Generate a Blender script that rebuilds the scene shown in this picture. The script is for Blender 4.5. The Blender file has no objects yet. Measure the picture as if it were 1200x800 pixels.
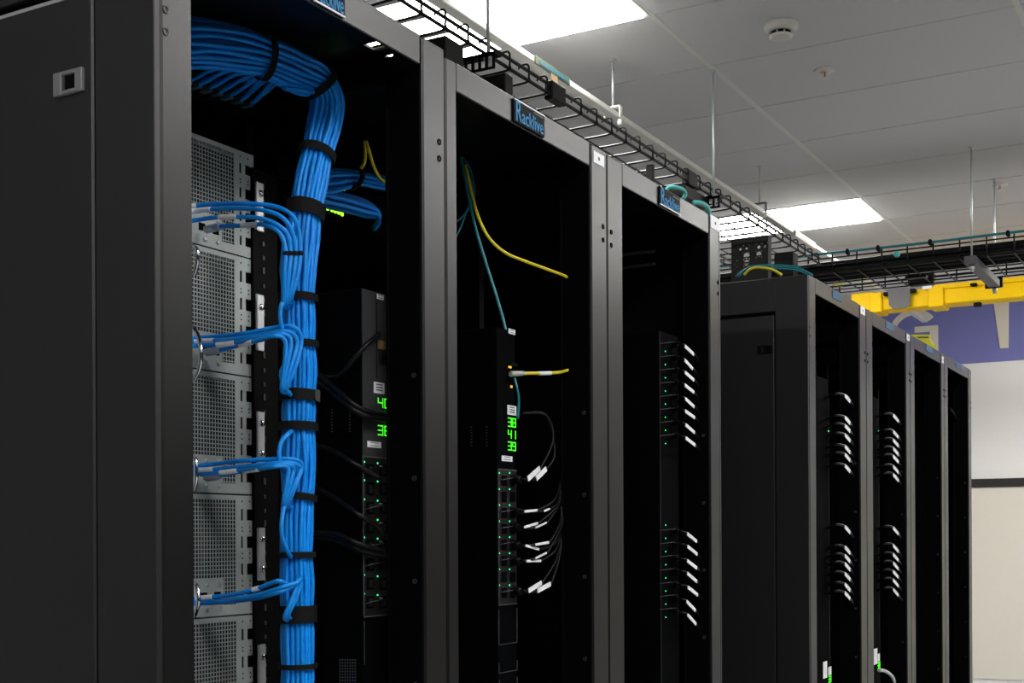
import bpy, math, random
from mathutils import Vector, Matrix
random.seed(7)
S = bpy.context.scene
COL = S.collection
# ---------------------------------------------------------------- camera
F, CX, CY, EYE = 1510.0, 600.0, 628.0, 1.276
A = math.atan(860.0 / 1510.0)
ROLL = math.radians(0.29)
FWD = Vector((math.cos(A), math.sin(A), 0))
RT0 = Vector((math.sin(A), -math.cos(A), 0)); UP0 = Vector((0, 0, 1))
RT = RT0 * math.cos(ROLL) - UP0 * math.sin(ROLL)
UP = UP0 * math.cos(ROLL) + RT0 * math.sin(ROLL)
CAM = Vector((0, 0, EYE))
cd = bpy.data.cameras.new('camera'); cam = bpy.data.objects.new('camera', cd); COL.objects.link(cam)
m = Matrix((RT, UP, -FWD)).transposed().to_4x4(); m.translation = CAM
cam.matrix_world = m
cd.sensor_fit = 'HORIZONTAL'; cd.sensor_width = 36.0
cd.lens = 36.0 * F / 1200.0
cd.shift_y = (CY - 400.0) / 1200.0
cd.clip_start = 0.02; cd.clip_end = 100
S.camera = cam
# ---------------------------------------------------------------- world, exposure
w = bpy.data.worlds.new('room_world'); S.world = w; w.use_nodes = True
w.node_tree.nodes['Background'].inputs[0].default_value = (0.02, 0.02, 0.022, 1)
w.node_tree.nodes['Background'].inputs[1].default_value = 1.0
S.view_settings.view_transform = 'Standard'; S.view_settings.look = 'None'
S.view_settings.exposure = 0.0; S.view_settings.gamma = 1.0
try: S.view_settings.use_curve_mapping = False
except Exception: pass
S.cycles.use_denoising = True
S.cycles.max_bounces = 8
S.cycles.sample_clamp_indirect = 6.0
LIGHT_POWER = 20.5          # radiance of the ceiling light diffusers

# ---------------------------------------------------------------- helpers
def U(px, py, x=None, y=None, z=None):
    """the point of the plane x=, y= or z= seen at a place of the photograph"""
    r = FWD + RT * ((px - CX) / F) + UP * ((CY - py) / F)
    if x is not None: k = (x - CAM.x) / r.x
    elif y is not None: k = (y - CAM.y) / r.y
    else: k = (z - CAM.z) / r.z
    return CAM + r * k

def mat(name, col, rough=0.5, metal=0.0, noise=0.0, nscale=60.0, bump=0.0, bscale=400.0, spec=0.5, emit=None, estr=0.0, alpha=1.0, trans=0.0, coat=0.0, vary=0.0):
    M = bpy.data.materials.new(name); M.use_nodes = True
    nt = M.node_tree; b = nt.nodes['Principled BSDF']
    b.inputs['Base Color'].default_value = (*col, 1); b.inputs['Roughness'].default_value = rough
    b.inputs['Metallic'].default_value = metal; b.inputs['Specular IOR Level'].default_value = spec
    b.inputs['Alpha'].default_value = alpha; b.inputs['Transmission Weight'].default_value = trans
    b.inputs['Coat Weight'].default_value = coat
    if emit: b.inputs['Emission Color'].default_value = (*emit, 1); b.inputs['Emission Strength'].default_value = estr
    if noise or bump or vary:
        tc = nt.nodes.new('ShaderNodeTexCoord')
    if noise:
        n = nt.nodes.new('ShaderNodeTexNoise'); n.inputs['Scale'].default_value = nscale; n.inputs['Detail'].default_value = 4
        nt.links.new(tc.outputs['Object'], n.inputs['Vector'])
        mx = nt.nodes.new('ShaderNodeMix'); mx.data_type = 'RGBA'
        mx.inputs[6].default_value = (*[c * (1 - noise) for c in col], 1)
        mx.inputs[7].default_value = (*[min(1, c * (1 + noise)) for c in col], 1)
        nt.links.new(n.outputs['Fac'], mx.inputs[0]); nt.links.new(mx.outputs[2], b.inputs['Base Color'])
    if vary:                                            # every object its own shade
        oi = nt.nodes.new('ShaderNodeObjectInfo'); mx = nt.nodes.new('ShaderNodeMix'); mx.data_type = 'RGBA'
        mx.inputs[6].default_value = (*[c * (1 - vary) for c in col], 1)
        mx.inputs[7].default_value = (*[min(1, c * (1 + vary)) for c in col], 1)
        nt.links.new(oi.outputs['Random'], mx.inputs[0]); nt.links.new(mx.outputs[2], b.inputs['Base Color'])
    if bump:
        n2 = nt.nodes.new('ShaderNodeTexNoise'); n2.inputs['Scale'].default_value = bscale; n2.inputs['Detail'].default_value = 2
        nt.links.new(tc.outputs['Object'], n2.inputs['Vector'])
        bp = nt.nodes.new('ShaderNodeBump'); bp.inputs['Strength'].default_value = bump; bp.inputs['Distance'].default_value = 0.001
        nt.links.new(n2.outputs['Fac'], bp.inputs['Height']); nt.links.new(bp.outputs['Normal'], b.inputs['Normal'])
    return M

M = {}
M['paint'] = mat('charcoal_powder_coat', (0.003, 0.003, 0.0032), 0.32, noise=0.12, nscale=500, bump=0.12, bscale=900, spec=0.42)
M['panel'] = mat('black_side_panel', (0.0085, 0.0087, 0.0095), 0.40, noise=0.12, nscale=500, bump=0.12, bscale=900, spec=0.5)
M['inside'] = mat('black_inside', (0.0006, 0.0006, 0.0007), 0.7, bump=0.05, spec=0.05)
M['rail'] = mat('black_rail', (0.0012, 0.0012, 0.0013), 0.6, bump=0.1, spec=0.08)
M['screwd'] = mat('dull_screw', (0.022, 0.022, 0.023), 0.5, noise=0.05, spec=0.2)
M['gap'] = mat('dark_gap', (0.002, 0.002, 0.002), 0.9, spec=0.1)
M['steel'] = mat('galvanised_steel', (0.47, 0.52, 0.51), 0.5, metal=0.1, noise=0.1, nscale=180, bump=0.1)
M['bright'] = mat('bright_zinc', (0.68, 0.70, 0.72), 0.35, metal=0.8, noise=0.08, nscale=120)
M['chrome'] = mat('chrome', (0.8, 0.8, 0.82), 0.12, metal=1.0)
M['rod'] = mat('zinc_rod', (0.62, 0.66, 0.66), 0.4, metal=0.6, noise=0.1, nscale=300)
M['blue'] = mat('blue_cable_jacket', (0.004, 0.27, 0.86), 0.42, noise=0.08, nscale=900, spec=0.3, vary=0.14)
M['blue_b'] = mat('blue_cable_jacket_matt', (0.004, 0.26, 0.80), 0.45, noise=0.08, nscale=900, spec=0.3)
M['velcro'] = mat('black_hook_and_loop', (0.006, 0.006, 0.006), 0.8, bump=0.6, bscale=2500, spec=0.2)
M['white'] = mat('white_label', (0.82, 0.83, 0.86), 0.5, noise=0.05, nscale=400)
M['ink'] = mat('black_ink', (0.03, 0.03, 0.03), 0.7)
M['plug'] = mat('clear_plug', (0.75, 0.8, 0.9), 0.15, trans=0.6, spec=0.6)
M['plug_shaded'] = mat('shaded_clear_plug', (0.05, 0.12, 0.16), 0.3, trans=0.2)  # clear plug with the shade under the roof put into its colour
M['yellow'] = mat('yellow_fibre_jacket', (0.72, 0.60, 0.02), 0.4, noise=0.05, nscale=300)
M['teal'] = mat('teal_fibre_jacket', (0.012, 0.22, 0.27), 0.4, noise=0.05, nscale=300)
M['cord'] = mat('black_cord', (0.003, 0.003, 0.0032), 0.4, spec=0.2)
M['pdu'] = mat('power_strip_black', (0.0011, 0.0013, 0.0018), 0.8, noise=0.1, nscale=400, bump=0.1, spec=0.03)
M['pdu_grey'] = mat('power_strip_dark_grey', (0.03, 0.031, 0.033), 0.5, noise=0.1, nscale=400, bump=0.1, spec=0.3)
M['edge'] = mat('grey_edge', (0.06, 0.06, 0.064), 0.4, noise=0.05)
M['led'] = mat('green_led', (0.02, 0.4, 0.1), 0.4, emit=(0.02, 1.0, 0.28), estr=1.5)
M['digit'] = mat('green_digits', (0.05, 0.4, 0.02), 0.4, emit=(0.06, 1.0, 0.02), estr=1.1)
M['switchled'] = mat('lime_led', (0.2, 0.5, 0.02), 0.4, emit=(0.35, 1.0, 0.02), estr=2.2)
M['amber'] = mat('amber_led', (0.5, 0.3, 0.02), 0.4, emit=(1.0, 0.55, 0.05), estr=0.8)
M['plate'] = mat('dark_name_plate', (0.008, 0.009, 0.012), 0.6, spec=0.08)
M['logo'] = mat('blue_logo_print', (0.07, 0.27, 0.52), 0.6, spec=0.1)
M['wire'] = mat('black_wire', (0.005, 0.005, 0.005), 0.5, spec=0.18)
M['stripe'] = mat('pale_stripe', (0.86, 0.87, 0.86), 0.5)
M['busway'] = mat('grey_white_enamel', (0.72, 0.71, 0.66), 0.42, noise=0.03, nscale=30)
M['tile'] = mat('ceiling_tile', (0.70, 0.70, 0.71), 0.9, noise=0.05, nscale=220, bump=0.35, bscale=700, spec=0.2)
M['tgrid'] = mat('ceiling_grid', (0.78, 0.77, 0.75), 0.6)
M['diffuser'] = mat('lamp_diffuser', (0.9, 0.9, 0.9), 0.6, emit=(1.0, 0.985, 0.95), estr=LIGHT_POWER)
M['wallw'] = mat('white_wall_paint', (0.84, 0.83, 0.83), 0.8, noise=0.02, nscale=40)
M['cream'] = mat('cream_board', (0.77, 0.74, 0.66), 0.6, noise=0.02, nscale=40)
M['purple'] = mat('violet_wall_paint', (0.185, 0.195, 0.50), 0.8, noise=0.05, nscale=80)
M['letter'] = mat('cream_letter', (0.74, 0.70, 0.60), 0.7)
M['dark'] = mat('dark_strip', (0.012, 0.012, 0.012), 0.6)
M['floor'] = mat('grey_floor_tile', (0.36, 0.36, 0.36), 0.45, noise=0.15, nscale=14)
M['wallg'] = mat('grey_wall_paint', (0.42, 0.42, 0.43), 0.8, noise=0.03, nscale=20)
M['race'] = mat('yellow_raceway', (0.93, 0.58, 0.002), 0.55, noise=0.05, nscale=60, spec=0.15)
M['flap'] = mat('grey_flap', (0.11, 0.11, 0.115), 0.6, noise=0.1, nscale=60)
M['plastic'] = mat('offwhite_plastic', (0.72, 0.69, 0.64), 0.5)
M['red'] = mat('red_bulb', (0.35, 0.03, 0.02), 0.2)
M['orange'] = mat('orange_print', (0.20, 0.13, 0.06), 0.6)
M['green'] = mat('green_print', (0.05, 0.07, 0.03), 0.6)
M['caution'] = mat('yellow_placard', (0.62, 0.58, 0.02), 0.5)
M['sticker'] = mat('blue_sticker', (0.08, 0.15, 0.26), 0.7, spec=0.1)
M['sock'] = mat('socket_black', (0.004, 0.004, 0.004), 0.5)

class MB:
    """collects shapes that become ONE mesh object"""
    def __init__(s): s.v = []; s.f = []; s.sm = []
    def box(s, a, b):
        x0, y0, z0 = (min(p, q) for p, q in zip(a, b)); x1, y1, z1 = (max(p, q) for p, q in zip(a, b))
        n = len(s.v)
        s.v += [(x0,y0,z0),(x1,y0,z0),(x1,y1,z0),(x0,y1,z0),(x0,y0,z1),(x1,y0,z1),(x1,y1,z1),(x0,y1,z1)]
        for f in ((3,2,1,0),(4,5,6,7),(0,1,5,4),(1,2,6,5),(2,3,7,6),(3,0,4,7)): s.f.append(tuple(n+i for i in f)); s.sm.append(False)
        return s
    def bbox(s, a, b, c=0.002):
        """box with chamfered edges"""
        lo = [min(p, q) for p, q in zip(a, b)]; hi = [max(p, q) for p, q in zip(a, b)]
        c = min(c, *(0.45*(h-l) for l, h in zip(lo, hi)))
        n = len(s.v); idx = {}
        for sx in (0,1):
            for sy in (0,1):
                for sz in (0,1):
                    for ax in range(3):
                        p = []
                        for k, sg in enumerate((sx,sy,sz)):
                            e = hi[k] if sg else lo[k]
                            if k != ax: e += -c if sg else c
                            p.append(e)
                        idx[(sx,sy,sz,ax)] = len(s.v); s.v.append(tuple(p))
        def face(ids, out):
            P = [Vector(s.v[i]) for i in ids]
            nn = (P[1]-P[0]).cross(P[2]-P[0])
            if nn.dot(out) < 0: ids = ids[::-1]
            s.f.append(tuple(ids)); s.sm.append(False)
        for ax in range(3):
            o = [k for k in range(3) if k != ax]
            for sg in (0,1):
                ids = []
                for p, q in ((0,0),(1,0),(1,1),(0,1)):
                    t = [0,0,0]; t[ax] = sg; t[o[0]] = p; t[o[1]] = q
                    ids.append(idx[(*t, ax)])
                out = Vector((0,0,0)); out[ax] = 1 if sg else -1
                face(ids, out)
            for p in (0,1):
                for q in (0,1):
                    t0 = [0,0,0]; t0[o[0]] = p; t0[o[1]] = q; t1 = list(t0); t1[ax] = 1
                    out = Vector((0,0,0)); out[o[0]] = 1 if p else -1; out[o[1]] = 1 if q else -1
                    face([idx[(*t0,o[0])], idx[(*t1,o[0])], idx[(*t1,o[1])], idx[(*t0,o[1])]], out)
        for sx in (0,1):
            for sy in (0,1):
                for sz in (0,1):
                    face([idx[(sx,sy,sz,k)] for k in range(3)], Vector((sx*2-1, sy*2-1, sz*2-1)))
        return s
    def tube(s, pts, r, seg=6, cap=True, flat=None):
        pts = [Vector(p) for p in pts]; n0 = len(s.v); N = len(pts)
        T = []
        for i in range(N):
            d = pts[min(i+1,N-1)] - pts[max(i-1,0)]
            T.append(d.normalized() if d.length > 1e-9 else Vector((0,0,1)))
        ref = Vector((0,0,1)) if abs(T[0].z) < 0.9 else Vector((1,0,0))
        nn = (ref - T[0]*ref.dot(T[0])).normalized()
        for i in range(N):
            nn = nn - T[i]*nn.dot(T[i])
            nn = nn.normalized() if nn.length > 1e-9 else T[i].orthogonal().normalized()
            b = T[i].cross(nn)
            rr = r[i] if isinstance(r, (list, tuple)) else r
            for k in range(seg):
                a = 2*math.pi*k/seg
                s.v.append(tuple(pts[i] + nn*(math.cos(a)*rr) + b*(math.sin(a)*rr)))
        for i in range(N-1):
            for k in range(seg):
                k2 = (k+1) % seg
                s.f.append((n0+i*seg+k, n0+i*seg+k2, n0+(i+1)*seg+k2, n0+(i+1)*seg+k)); s.sm.append(True)
        if cap:
            s.f.append(tuple(n0+k for k in range(seg))[::-1]); s.sm.append(False)
            s.f.append(tuple(n0+(N-1)*seg+k for k in range(seg))); s.sm.append(False)
        return s
    def lathe(s, c, axis, prof, seg=20):
        """prof: (radius, along axis) pairs"""
        axis = Vector(axis).normalized(); c = Vector(c); a0 = axis.orthogonal().normalized(); b0 = axis.cross(a0); n0 = len(s.v)
        for r, h in prof:
            for k in range(seg):
                a = 2*math.pi*k/seg
                s.v.append(tuple(c + axis*h + a0*(r*math.cos(a)) + b0*(r*math.sin(a))))
        for i in range(len(prof)-1):
            for k in range(seg):
                k2 = (k+1) % seg
                s.f.append((n0+i*seg+k, n0+i*seg+k2, n0+(i+1)*seg+k2, n0+(i+1)*seg+k)); s.sm.append(True)
        s.f.append(tuple(n0+k for k in range(seg))[::-1]); s.sm.append(False)
        s.f.append(tuple(n0+(len(prof)-1)*seg+k for k in range(seg))); s.sm.append(False)
        return s
    def prism(s, poly, d):
        """poly: 3-D points of a planar outline; d: vector of the thickness"""
        n0 = len(s.v); N = len(poly); d = Vector(d)
        s.v += [tuple(Vector(p)) for p in poly] + [tuple(Vector(p)+d) for p in poly]
        s.f.append(tuple(range(n0, n0+N))); s.sm.append(False)
        s.f.append(tuple(range(n0+2*N-1, n0+N-1, -1))); s.sm.append(False)
        for i in range(N):
            j = (i+1) % N
            s.f.append((n0+j, n0+i, n0+N+i, n0+N+j)); s.sm.append(False)
        return s
    def mesh(s, name, material):
        me = bpy.data.meshes.new(name); me.from_pydata(s.v, [], s.f); me.update()
        me.polygons.foreach_set('use_smooth', s.sm)
        if material: me.materials.append(material)
        return me

def link(name, me, parent=None):
    o = bpy.data.objects.new(name, me); COL.objects.link(o)
    if parent is not None:
        o.parent = parent
        base = Vector((0,0,0)); p = parent
        while p is not None: base += p.location; p = p.parent
        o.location = -base            # parts are built in room coordinates
    return o
def part(name, mb, m_, parent, label=None, stuff=False):
    o = link(name, mb.mesh(name, M[m_]), parent)
    if label: o['label'] = label
    if stuff: o['kind'] = 'stuff'
    return o
def tag(o, label, cat, group=None):
    o['label'] = label; o['category'] = cat
    if group: o['group'] = group
    return o
def thing(name, label, cat, loc, group=None):
    o = bpy.data.objects.new(name, None); COL.objects.link(o); o.location = loc; o.empty_display_size = 0.05
    return tag(o, label, cat, group)
def struct(name, mb, m_):
    o = link(name, mb.mesh(name, M[m_])); o['kind'] = 'structure'; return o
def one(name, mb, m_, label, cat, group=None):
    return tag(link(name, mb.mesh(name, M[m_])), label, cat, group)
def smooth(pts, n=6):
    """Catmull-Rom through the points"""
    P = [Vector(p) for p in pts]; P = [P[0]*2-P[1]] + P + [P[-1]*2-P[-2]]
    out = []
    for i in range(1, len(P)-2):
        for k in range(n):
            t = k/n; a, b, c, d = P[i-1], P[i], P[i+1], P[i+2]
            out.append(0.5*((2*b) + (c-a)*t + (2*a-5*b+4*c-d)*t*t + (3*b-a-3*c+d)*t**3))
    out.append(P[-2]); return out
def path(pl, n=6):
    """list of (px, py, depth of the row-parallel plane)"""
    return smooth([U(a, b, y=d) for a, b, d in pl], n)
def text_mesh(txt, size, material, extrude=0.0006):
    cu = bpy.data.curves.new('text', 'FONT'); cu.body = txt; cu.size = size; cu.extrude = extrude; cu.resolution_u = 3
    o = bpy.data.objects.new('text', cu); COL.objects.link(o)
    dg = bpy.context.evaluated_depsgraph_get(); me = bpy.data.meshes.new_from_object(o.evaluated_get(dg))
    bpy.data.objects.remove(o); me.materials.clear(); me.materials.append(material); return me
ORD = ['topmost','second','third','fourth','fifth','sixth','seventh','eighth','ninth','tenth','eleventh','twelfth','thirteenth','fourteenth','fifteenth','sixteenth']

CEIL = EYE + 1.977
FR = 1.05                     # plane of the cabinet fronts
X0R, X1R, Y0R, Y1R = -5.02, 11.0, -2.1, 5.6
# ================================================================ the room
struct('floor', MB().box((X0R-.1, Y0R-.1, -0.1), (X1R+.1, Y1R+.1, 0)), 'floor')
ceiling = struct('ceiling', MB().box((X0R-.1, Y0R-.1, CEIL+0.006), (X1R+.1, Y1R+.1, CEIL+0.1)), 'tgrid')
wall_end = struct('wall_far', MB().box((X1R, Y0R-.1, 0), (X1R+.1, Y1R+.1, CEIL+.006)), 'wallw')
struct('wall_left', MB().box((X0R-.1, Y1R, 0), (X1R, Y1R+.1, CEIL+.006)), 'wallg')
wr_ = struct('wall_right', MB().box((X0R-.1, Y0R-.1, 0), (X1R, Y0R, CEIL+.006)), 'wallg')
part('reflection_panel', MB().box((X0R, Y0R, 0), (8.6, Y0R+.02, 2.05)), 'panel', wr_)  # unseen panelling added so the lower posts reflect something dark
struct('wall_back', MB().box((X0R-.1, Y0R, 0), (X0R, Y1R, CEIL+.006)), 'wallg')
# painted upper band, dark rail and cream board on the far wall
zp = U(1164, 424, x=X1R).z; zr1 = U(1170, 560.5, x=X1R).z; zr0 = U(1170, 570.5, x=X1R).z
part('painted_band', MB().box((X1R-.004, Y0R, zp), (X1R, Y1R, CEIL)), 'purple', wall_end, 'violet painted band along the top of the far wall')
part('board', MB().box((X1R-.012, Y0R, 0.1), (X1R, Y1R, zr0)), 'cream', wall_end, 'cream lower board of the far wall')
t_ = struct('trim_1', MB().bbox((X1R-.025, Y0R, zr0), (X1R, Y1R, zr1), .003), 'dark')
def wl(px, py): return U(px, py, x=X1R-.005)
# letter G: ring arc, bar and stem
cg, rg = wl(1071, 391), 0.0
Rg = (wl(1071, 362).z - cg.z); wS = 1.0
ring = []
for r_, rng in ((1.0, range(0, 25)), (0.76, range(24, -1, -1))):
    for k in rng:
        a = math.radians(38 + 284*k/24)
        ring.append(Vector((X1R-.005, cg.y - math.cos(a)*Rg*r_, cg.z + math.sin(a)*Rg*r_)))
g = MB().prism(ring, (-.008, 0, 0))
g.box((X1R-.013, wl(1072,386).y, wl(1072,390).z), (X1R-.005, wl(1099,386).y, wl(1072,383).z))
g.box((X1R-.0136, wl(1090,386).y, wl(1090,417).z), (X1R-.005, wl(1099.5,386).y, wl(1090,383.5).z))
part('wall_letter', g, 'letter', wall_end, 'large cream letter G on the violet band')
part('wall_letter', MB().prism([wl(1161,330), wl(1182.5,330), wl(1182,407.5), wl(1172,408)], (-.008,0,0)), 'letter', wall_end, 'cream letter stroke narrowing downwards, right of the G')

# ceiling tiles and lights (2 x 4 ft grid, long side across the row)
GX, GY = 0.61, 1.22
gx0 = 4.53 - 10*GX; gy0 = 1.955 - 4*GY
light_x = (0.26, 3.92, 7.58)
tm = MB().bbox((0.004, 0.005, 0), (GX-.004, GY-.005, 0.006), 0.002).mesh('ceiling_tile', M['tile'])
i0 = int(math.floor((X0R-gx0)/GX)); 
lights = []
for i in range(i0, int((X1R-gx0)/GX)+1):
    for j in range(0, 7):
        x = gx0+i*GX; y = gy0+j*GY
        if x < X0R-.01 or x+GX > X1R+.06 or y < Y0R-.01 or y+GY > Y1R+.01: continue
        if (j == 4 and (i-9) % 6 == 0 and i != 3) or (j == 1 and (i-5) % 3 == 0 and i < 16) or (j == 2 and i in (15, 18)):  # the pair by the far wall is added out of frame to brighten it
            lights.append((x, y)); continue
        o = bpy.data.objects.new('ceiling_tile', tm); COL.objects.link(o); o.parent = ceiling; o.location = (x, y, CEIL)
for j in range(0, 8):
    yy = gy0+j*GY
    if Y0R < yy < Y1R: part('main_tee', MB().box((X0R, yy-.011, CEIL-.0012), (X1R-.005, yy+.011, CEIL+.004)), 'tgrid', ceiling)
def light(x, y, label):
    t = thing('ceiling_light', label, 'light', (x+GX/2, y+GY/2, CEIL), 'panel lights in the ceiling grid')
    f = MB(); a = 0.022
    f.box((x+.004, y+.004, CEIL-.004), (x+GX-.004, y+a, CEIL+.0055)).box((x+.004, y+GY-a, CEIL-.004), (x+GX-.004, y+GY-.004, CEIL+.0055))
    f.box((x+.004, y+a, CEIL-.004), (x+a, y+GY-a, CEIL+.0055)).box((x+GX-a, y+a, CEIL-.004), (x+GX-.004, y+GY-a, CEIL+.0055))
    part('frame', f, 'stripe', t)
    part('diffuser', MB().bbox((x+a, y+a, CEIL-.012), (x+GX-a, y+GY-a, CEIL+.006), .004), 'diffuser', t)
def j_mid(y): return -1 < y < 0
for x, y in lights:
    far = y > 0
    if far and 3 < x < 5: lb = 'large bright white ceiling panel light above the near overhead tray'
    elif far and x > 7: lb = 'smaller looking bright ceiling panel light above the far cabinet row'
    elif j_mid(y): lb = 'added brightening panel light out of frame, %s the far wall' % ('close to' if x > 9 else 'a few steps before')
    elif far: lb = 'ceiling panel light behind the camera side, %s, out of frame' % ('nearer' if x > 0 else 'farther')
    elif j_mid(y): lb = 'added brightening panel light out of frame, %s the far wall' % ('close to' if x > 9 else 'a few steps before')
    else: lb = 'ceiling panel light over the front aisle, %s along the row, out of frame' % ORD[max(0, int((x+4)/1.8))].replace('topmost','first')
    light(x, y, lb)

# ================================================================ cabinets
def cabinet(label, group, x0, xl, xr, x1, top, tag_px=None, side=False, side_right=False, front=FR, depth=1.07, holes_l=True, latch_px=None, plate=None, rack_no=0):
    """x0..xl left post, xl..xr opening, xr..x1 right post"""
    t = thing('server_cabinet', label, 'cabinet', ((x0+x1)/2, front+depth/2, 0), group)
    b = front+depth; g = 0.0015
    HH = 0.045
    part('left_post', MB().bbox((x0+(.0108 if side else g), front, 0.02), (xl, front+.055, top-.001), .003), 'paint', t)
    part('right_post', MB().bbox((xr+.0028, front, 0.02), (x1-(.0108 if side_right else g), front+.055, top-.001), .003), 'paint', t)
    part('header', MB().bbox((xl, front+.0005, top-HH), (xr-.0032, front+.006, top-.0005), .0015), 'paint', t)
    part('bottom_sill', MB().bbox((xl, front+.002, 0.02), (xr, front+.05, 0.09), .002), 'paint', t)
    part('header_lip', MB().box((xl, front+.0062, top-HH+.006), (xr-.0032, front+.009, top-.0065)), 'gap', t)
    rf = MB()
    if rack_no == 1:                                    # two open slots in the roof near the front
        za_ = top-.006; zq = top-.002
        ya_, yb_ = front+.064, front+.088
        h1 = (U(424,50,z=zq).x, U(438,57.5,z=zq).x); h2 = (U(454,62,z=zq).x, U(471,72,z=zq).x)
        if h1[1] > h2[0]-.004: h1 = (h1[0], h2[0]-.012)
        rf.box((x0+g, front+.0095, za_), (x1-g, ya_, top-.002)).box((x0+g, yb_, za_), (x1-g, b, top-.002))
        for xa_, xb_ in ((x0+g, h1[0]), (h1[1], h2[0]), (h2[1], x1-g)): rf.box((xa_, ya_, za_), (xb_, yb_, top-.002))
    else: rf.bbox((x0+g, front+.0095, top-.018), (x1-g, b, top-.002), .002)
    part('roof_panel', rf, 'paint', t)
    part('top_rail', MB().box((x1-.03, front+.06, top-.035), (x1-.012 if side_right else x1-g, b-.03, top-.019 if rack_no != 1 else top-.0062)), 'inside', t)
    part('rear_panel', MB().box((x0+.01, b-.02, 0.05), (x1-.01, b-.004, top-.0065)), 'inside', t)
    part('base_panel', MB().box((x0+.01, front+.06, 0.03), (x1-.01, b-.03, 0.06)), 'inside', t)
    # inner channel plate right behind the right post, with its screws
    part('inner_channel', MB().bbox((xr-.0006, front+.004, 0.06), (xr+.0024, front+.066, top-.047), .0008), 'inside', t)
    part('channel_lip', MB().bbox((xr-.001, front+.060, 0.06), (xr+.002, front+.064, top-.1), .0008), 'rail', t)
    part('inner_channel', MB().bbox((xl-.02, front+.056, 0.06), (xl-.001, front+.066, top-.06), .002), 'rail', t)
    for zz in (top-.50, top-.652, top-.804, top-.956, top-1.108, top-1.26):
        part('channel_screw', MB().lathe((xr-.0006, front+.016, zz), (-1,0,0), [(.0042,0),(.0042,.0012),(.0026,.0012),(.0026,.0006)], 10), 'screwd', t)
    for s_, xx in (((1, x0+.018),) if holes_l else ()) + ((2, x1-.018),):
        for zz in (top-.146, top-.171):
            part('post_screw', MB().lathe((xx, front+.0005, zz), (0,-1,0), [(.0048,0),(.0048,.0016),(.0034,.0020),(.0030,.0004)], 12), 'edge' if s_ == 1 and side else 'gap', t)
    # mounting rails
    for yy in (1.372, 1.95):
        for xx, sg in ((x0+.062, 1), (x1-.082, -1)):
            part('mounting_rail', MB().box((xx, yy, 0.06), (xx+.02, yy+.003, top-.08)).box((xx+(.018 if sg < 0 else 0), yy, .06), (xx+(.02 if sg < 0 else .002), yy+.05, top-.08)), 'rail', t)
    if side or side_right:
        for on, xs, sg in ((side, x0, 1), (side_right, x1, -1)):
            if not on: continue
            ft = front+.0; zs = top-.108
            xa, xb = sorted((xs+sg*.0012, xs+sg*.010))
            ys = U(109, 400, x=xs).y if rack_no == 1 else U(907, 420, x=xs).y if sg > 0 else front+.36
            part('side_frame', MB().bbox((xa, front+.0005, .02), (xb, ys-.0035, top-.003), .0012).bbox((xa, ys-.0035, zs+.011), (xb, b, top-.003), .0012), 'panel', t)
            sp = part('side_panel', MB().bbox((xa, ys, .05), (xb, b-.04, zs), .0025), 'panel', t)
            part('panel_edge', MB().bbox((xa-.0008, ys, zs-.0035), (xb, b-.04, zs+.0008), .0005), 'bright' if rack_no == 1 else 'panel', sp, 'thin lit top edge of the side panel, painted bright' if rack_no == 1 else None)  # lit edge of the nearest side panel painted in as bright metal
            part('seam_backing', MB().box((xs+sg*.011, front+.06, .03), (xs+sg*.014, b-.01, top-.02)), 'gap', t)
            if sg > 0:
                if latch_px:
                    a_ = U(latch_px[0], latch_px[1], x=xs); c_ = U(latch_px[2], latch_px[3], x=xs)
                else:
                    a_ = Vector((xs, ys+.13, zs-.11)); c_ = Vector((xs, ys+.05, zs-.155))
                y1_, y0_ = a_.y, c_.y; z1_, z0_ = a_.z, c_.z
                lt = MB(); d = 0.004; iy0 = y0_+(y1_-y0_)*.25; iy1 = y0_+(y1_-y0_)*.71; iz0 = z0_+(z1_-z0_)*.19; iz1 = z0_+(z1_-z0_)*.82
                lt.bbox((xs-d, y0_, z0_), (xs+.002, iy0, z1_), .001).bbox((xs-d, iy1, z0_), (xs+.002, y1_, z1_), .001)
                lt.bbox((xs-d, iy0, z0_), (xs+.002, iy1, iz0), .001).bbox((xs-d, iy0, iz1), (xs+.002, iy1, z1_), .001)
                part('latch', lt, 'latch' if rack_no == 1 else 'rail', sp, 'grey rectangular latch bezel' if rack_no == 1 else None)
                part('latch_recess', MB().box((xs-.0005, iy0, iz0), (xs+.002, iy1, iz1)), 'gap', sp)
                part('latch_slider', MB().box((xs-.002, iy1-(iy1-iy0)*.14, iz0+.001), (xs-.0004, iy1-(iy1-iy0)*.05, iz1-.001)), 'edge', sp)
    if plate:
        xa, xb, za, zb, lit = plate
        p = part('name_plate', MB().bbox((xa, front-.0035, za), (xb, front+.0005, zb), .0008), 'plate', t)
        part('bevel_highlight', MB().box((xa, front-.0045, (zb-.0022) if lit == 'top' else za), (xb, front-.0015, zb if lit == 'top' else za+.0022)), 'white', p, 'bevel highlight painted pale along the plate')  # gloss highlight of the bevel put in as a white strip
        hh = zb-za; ww = xb-xa
        for txt, sz, dx, dz, sx in (('R', hh*1.30, .05, .07, .62), ('acklive', hh*.92, .235, .08, 1.0)):
            me = text_mesh(txt, sz, M['logo']); xsv = [v.co.x for v in me.vertices]; wd = max(xsv)-min(xsv)
            target = ww*(.17 if txt == 'R' else .70)
            o = link('lettering', me, p)
            o.rotation_euler = (math.pi/2, 0, 0); o.scale = (target/wd, 1, 1)
            o.location = Vector((xa+ww*dx - min(xsv)*target/wd, front-.0040, za+hh*dz))
        part('small_print', MB().box((xa+ww*.62, front-.0042, zb-hh*.20), (xb-ww*.06, front-.003, zb-hh*.12)), 'green', p)
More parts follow.
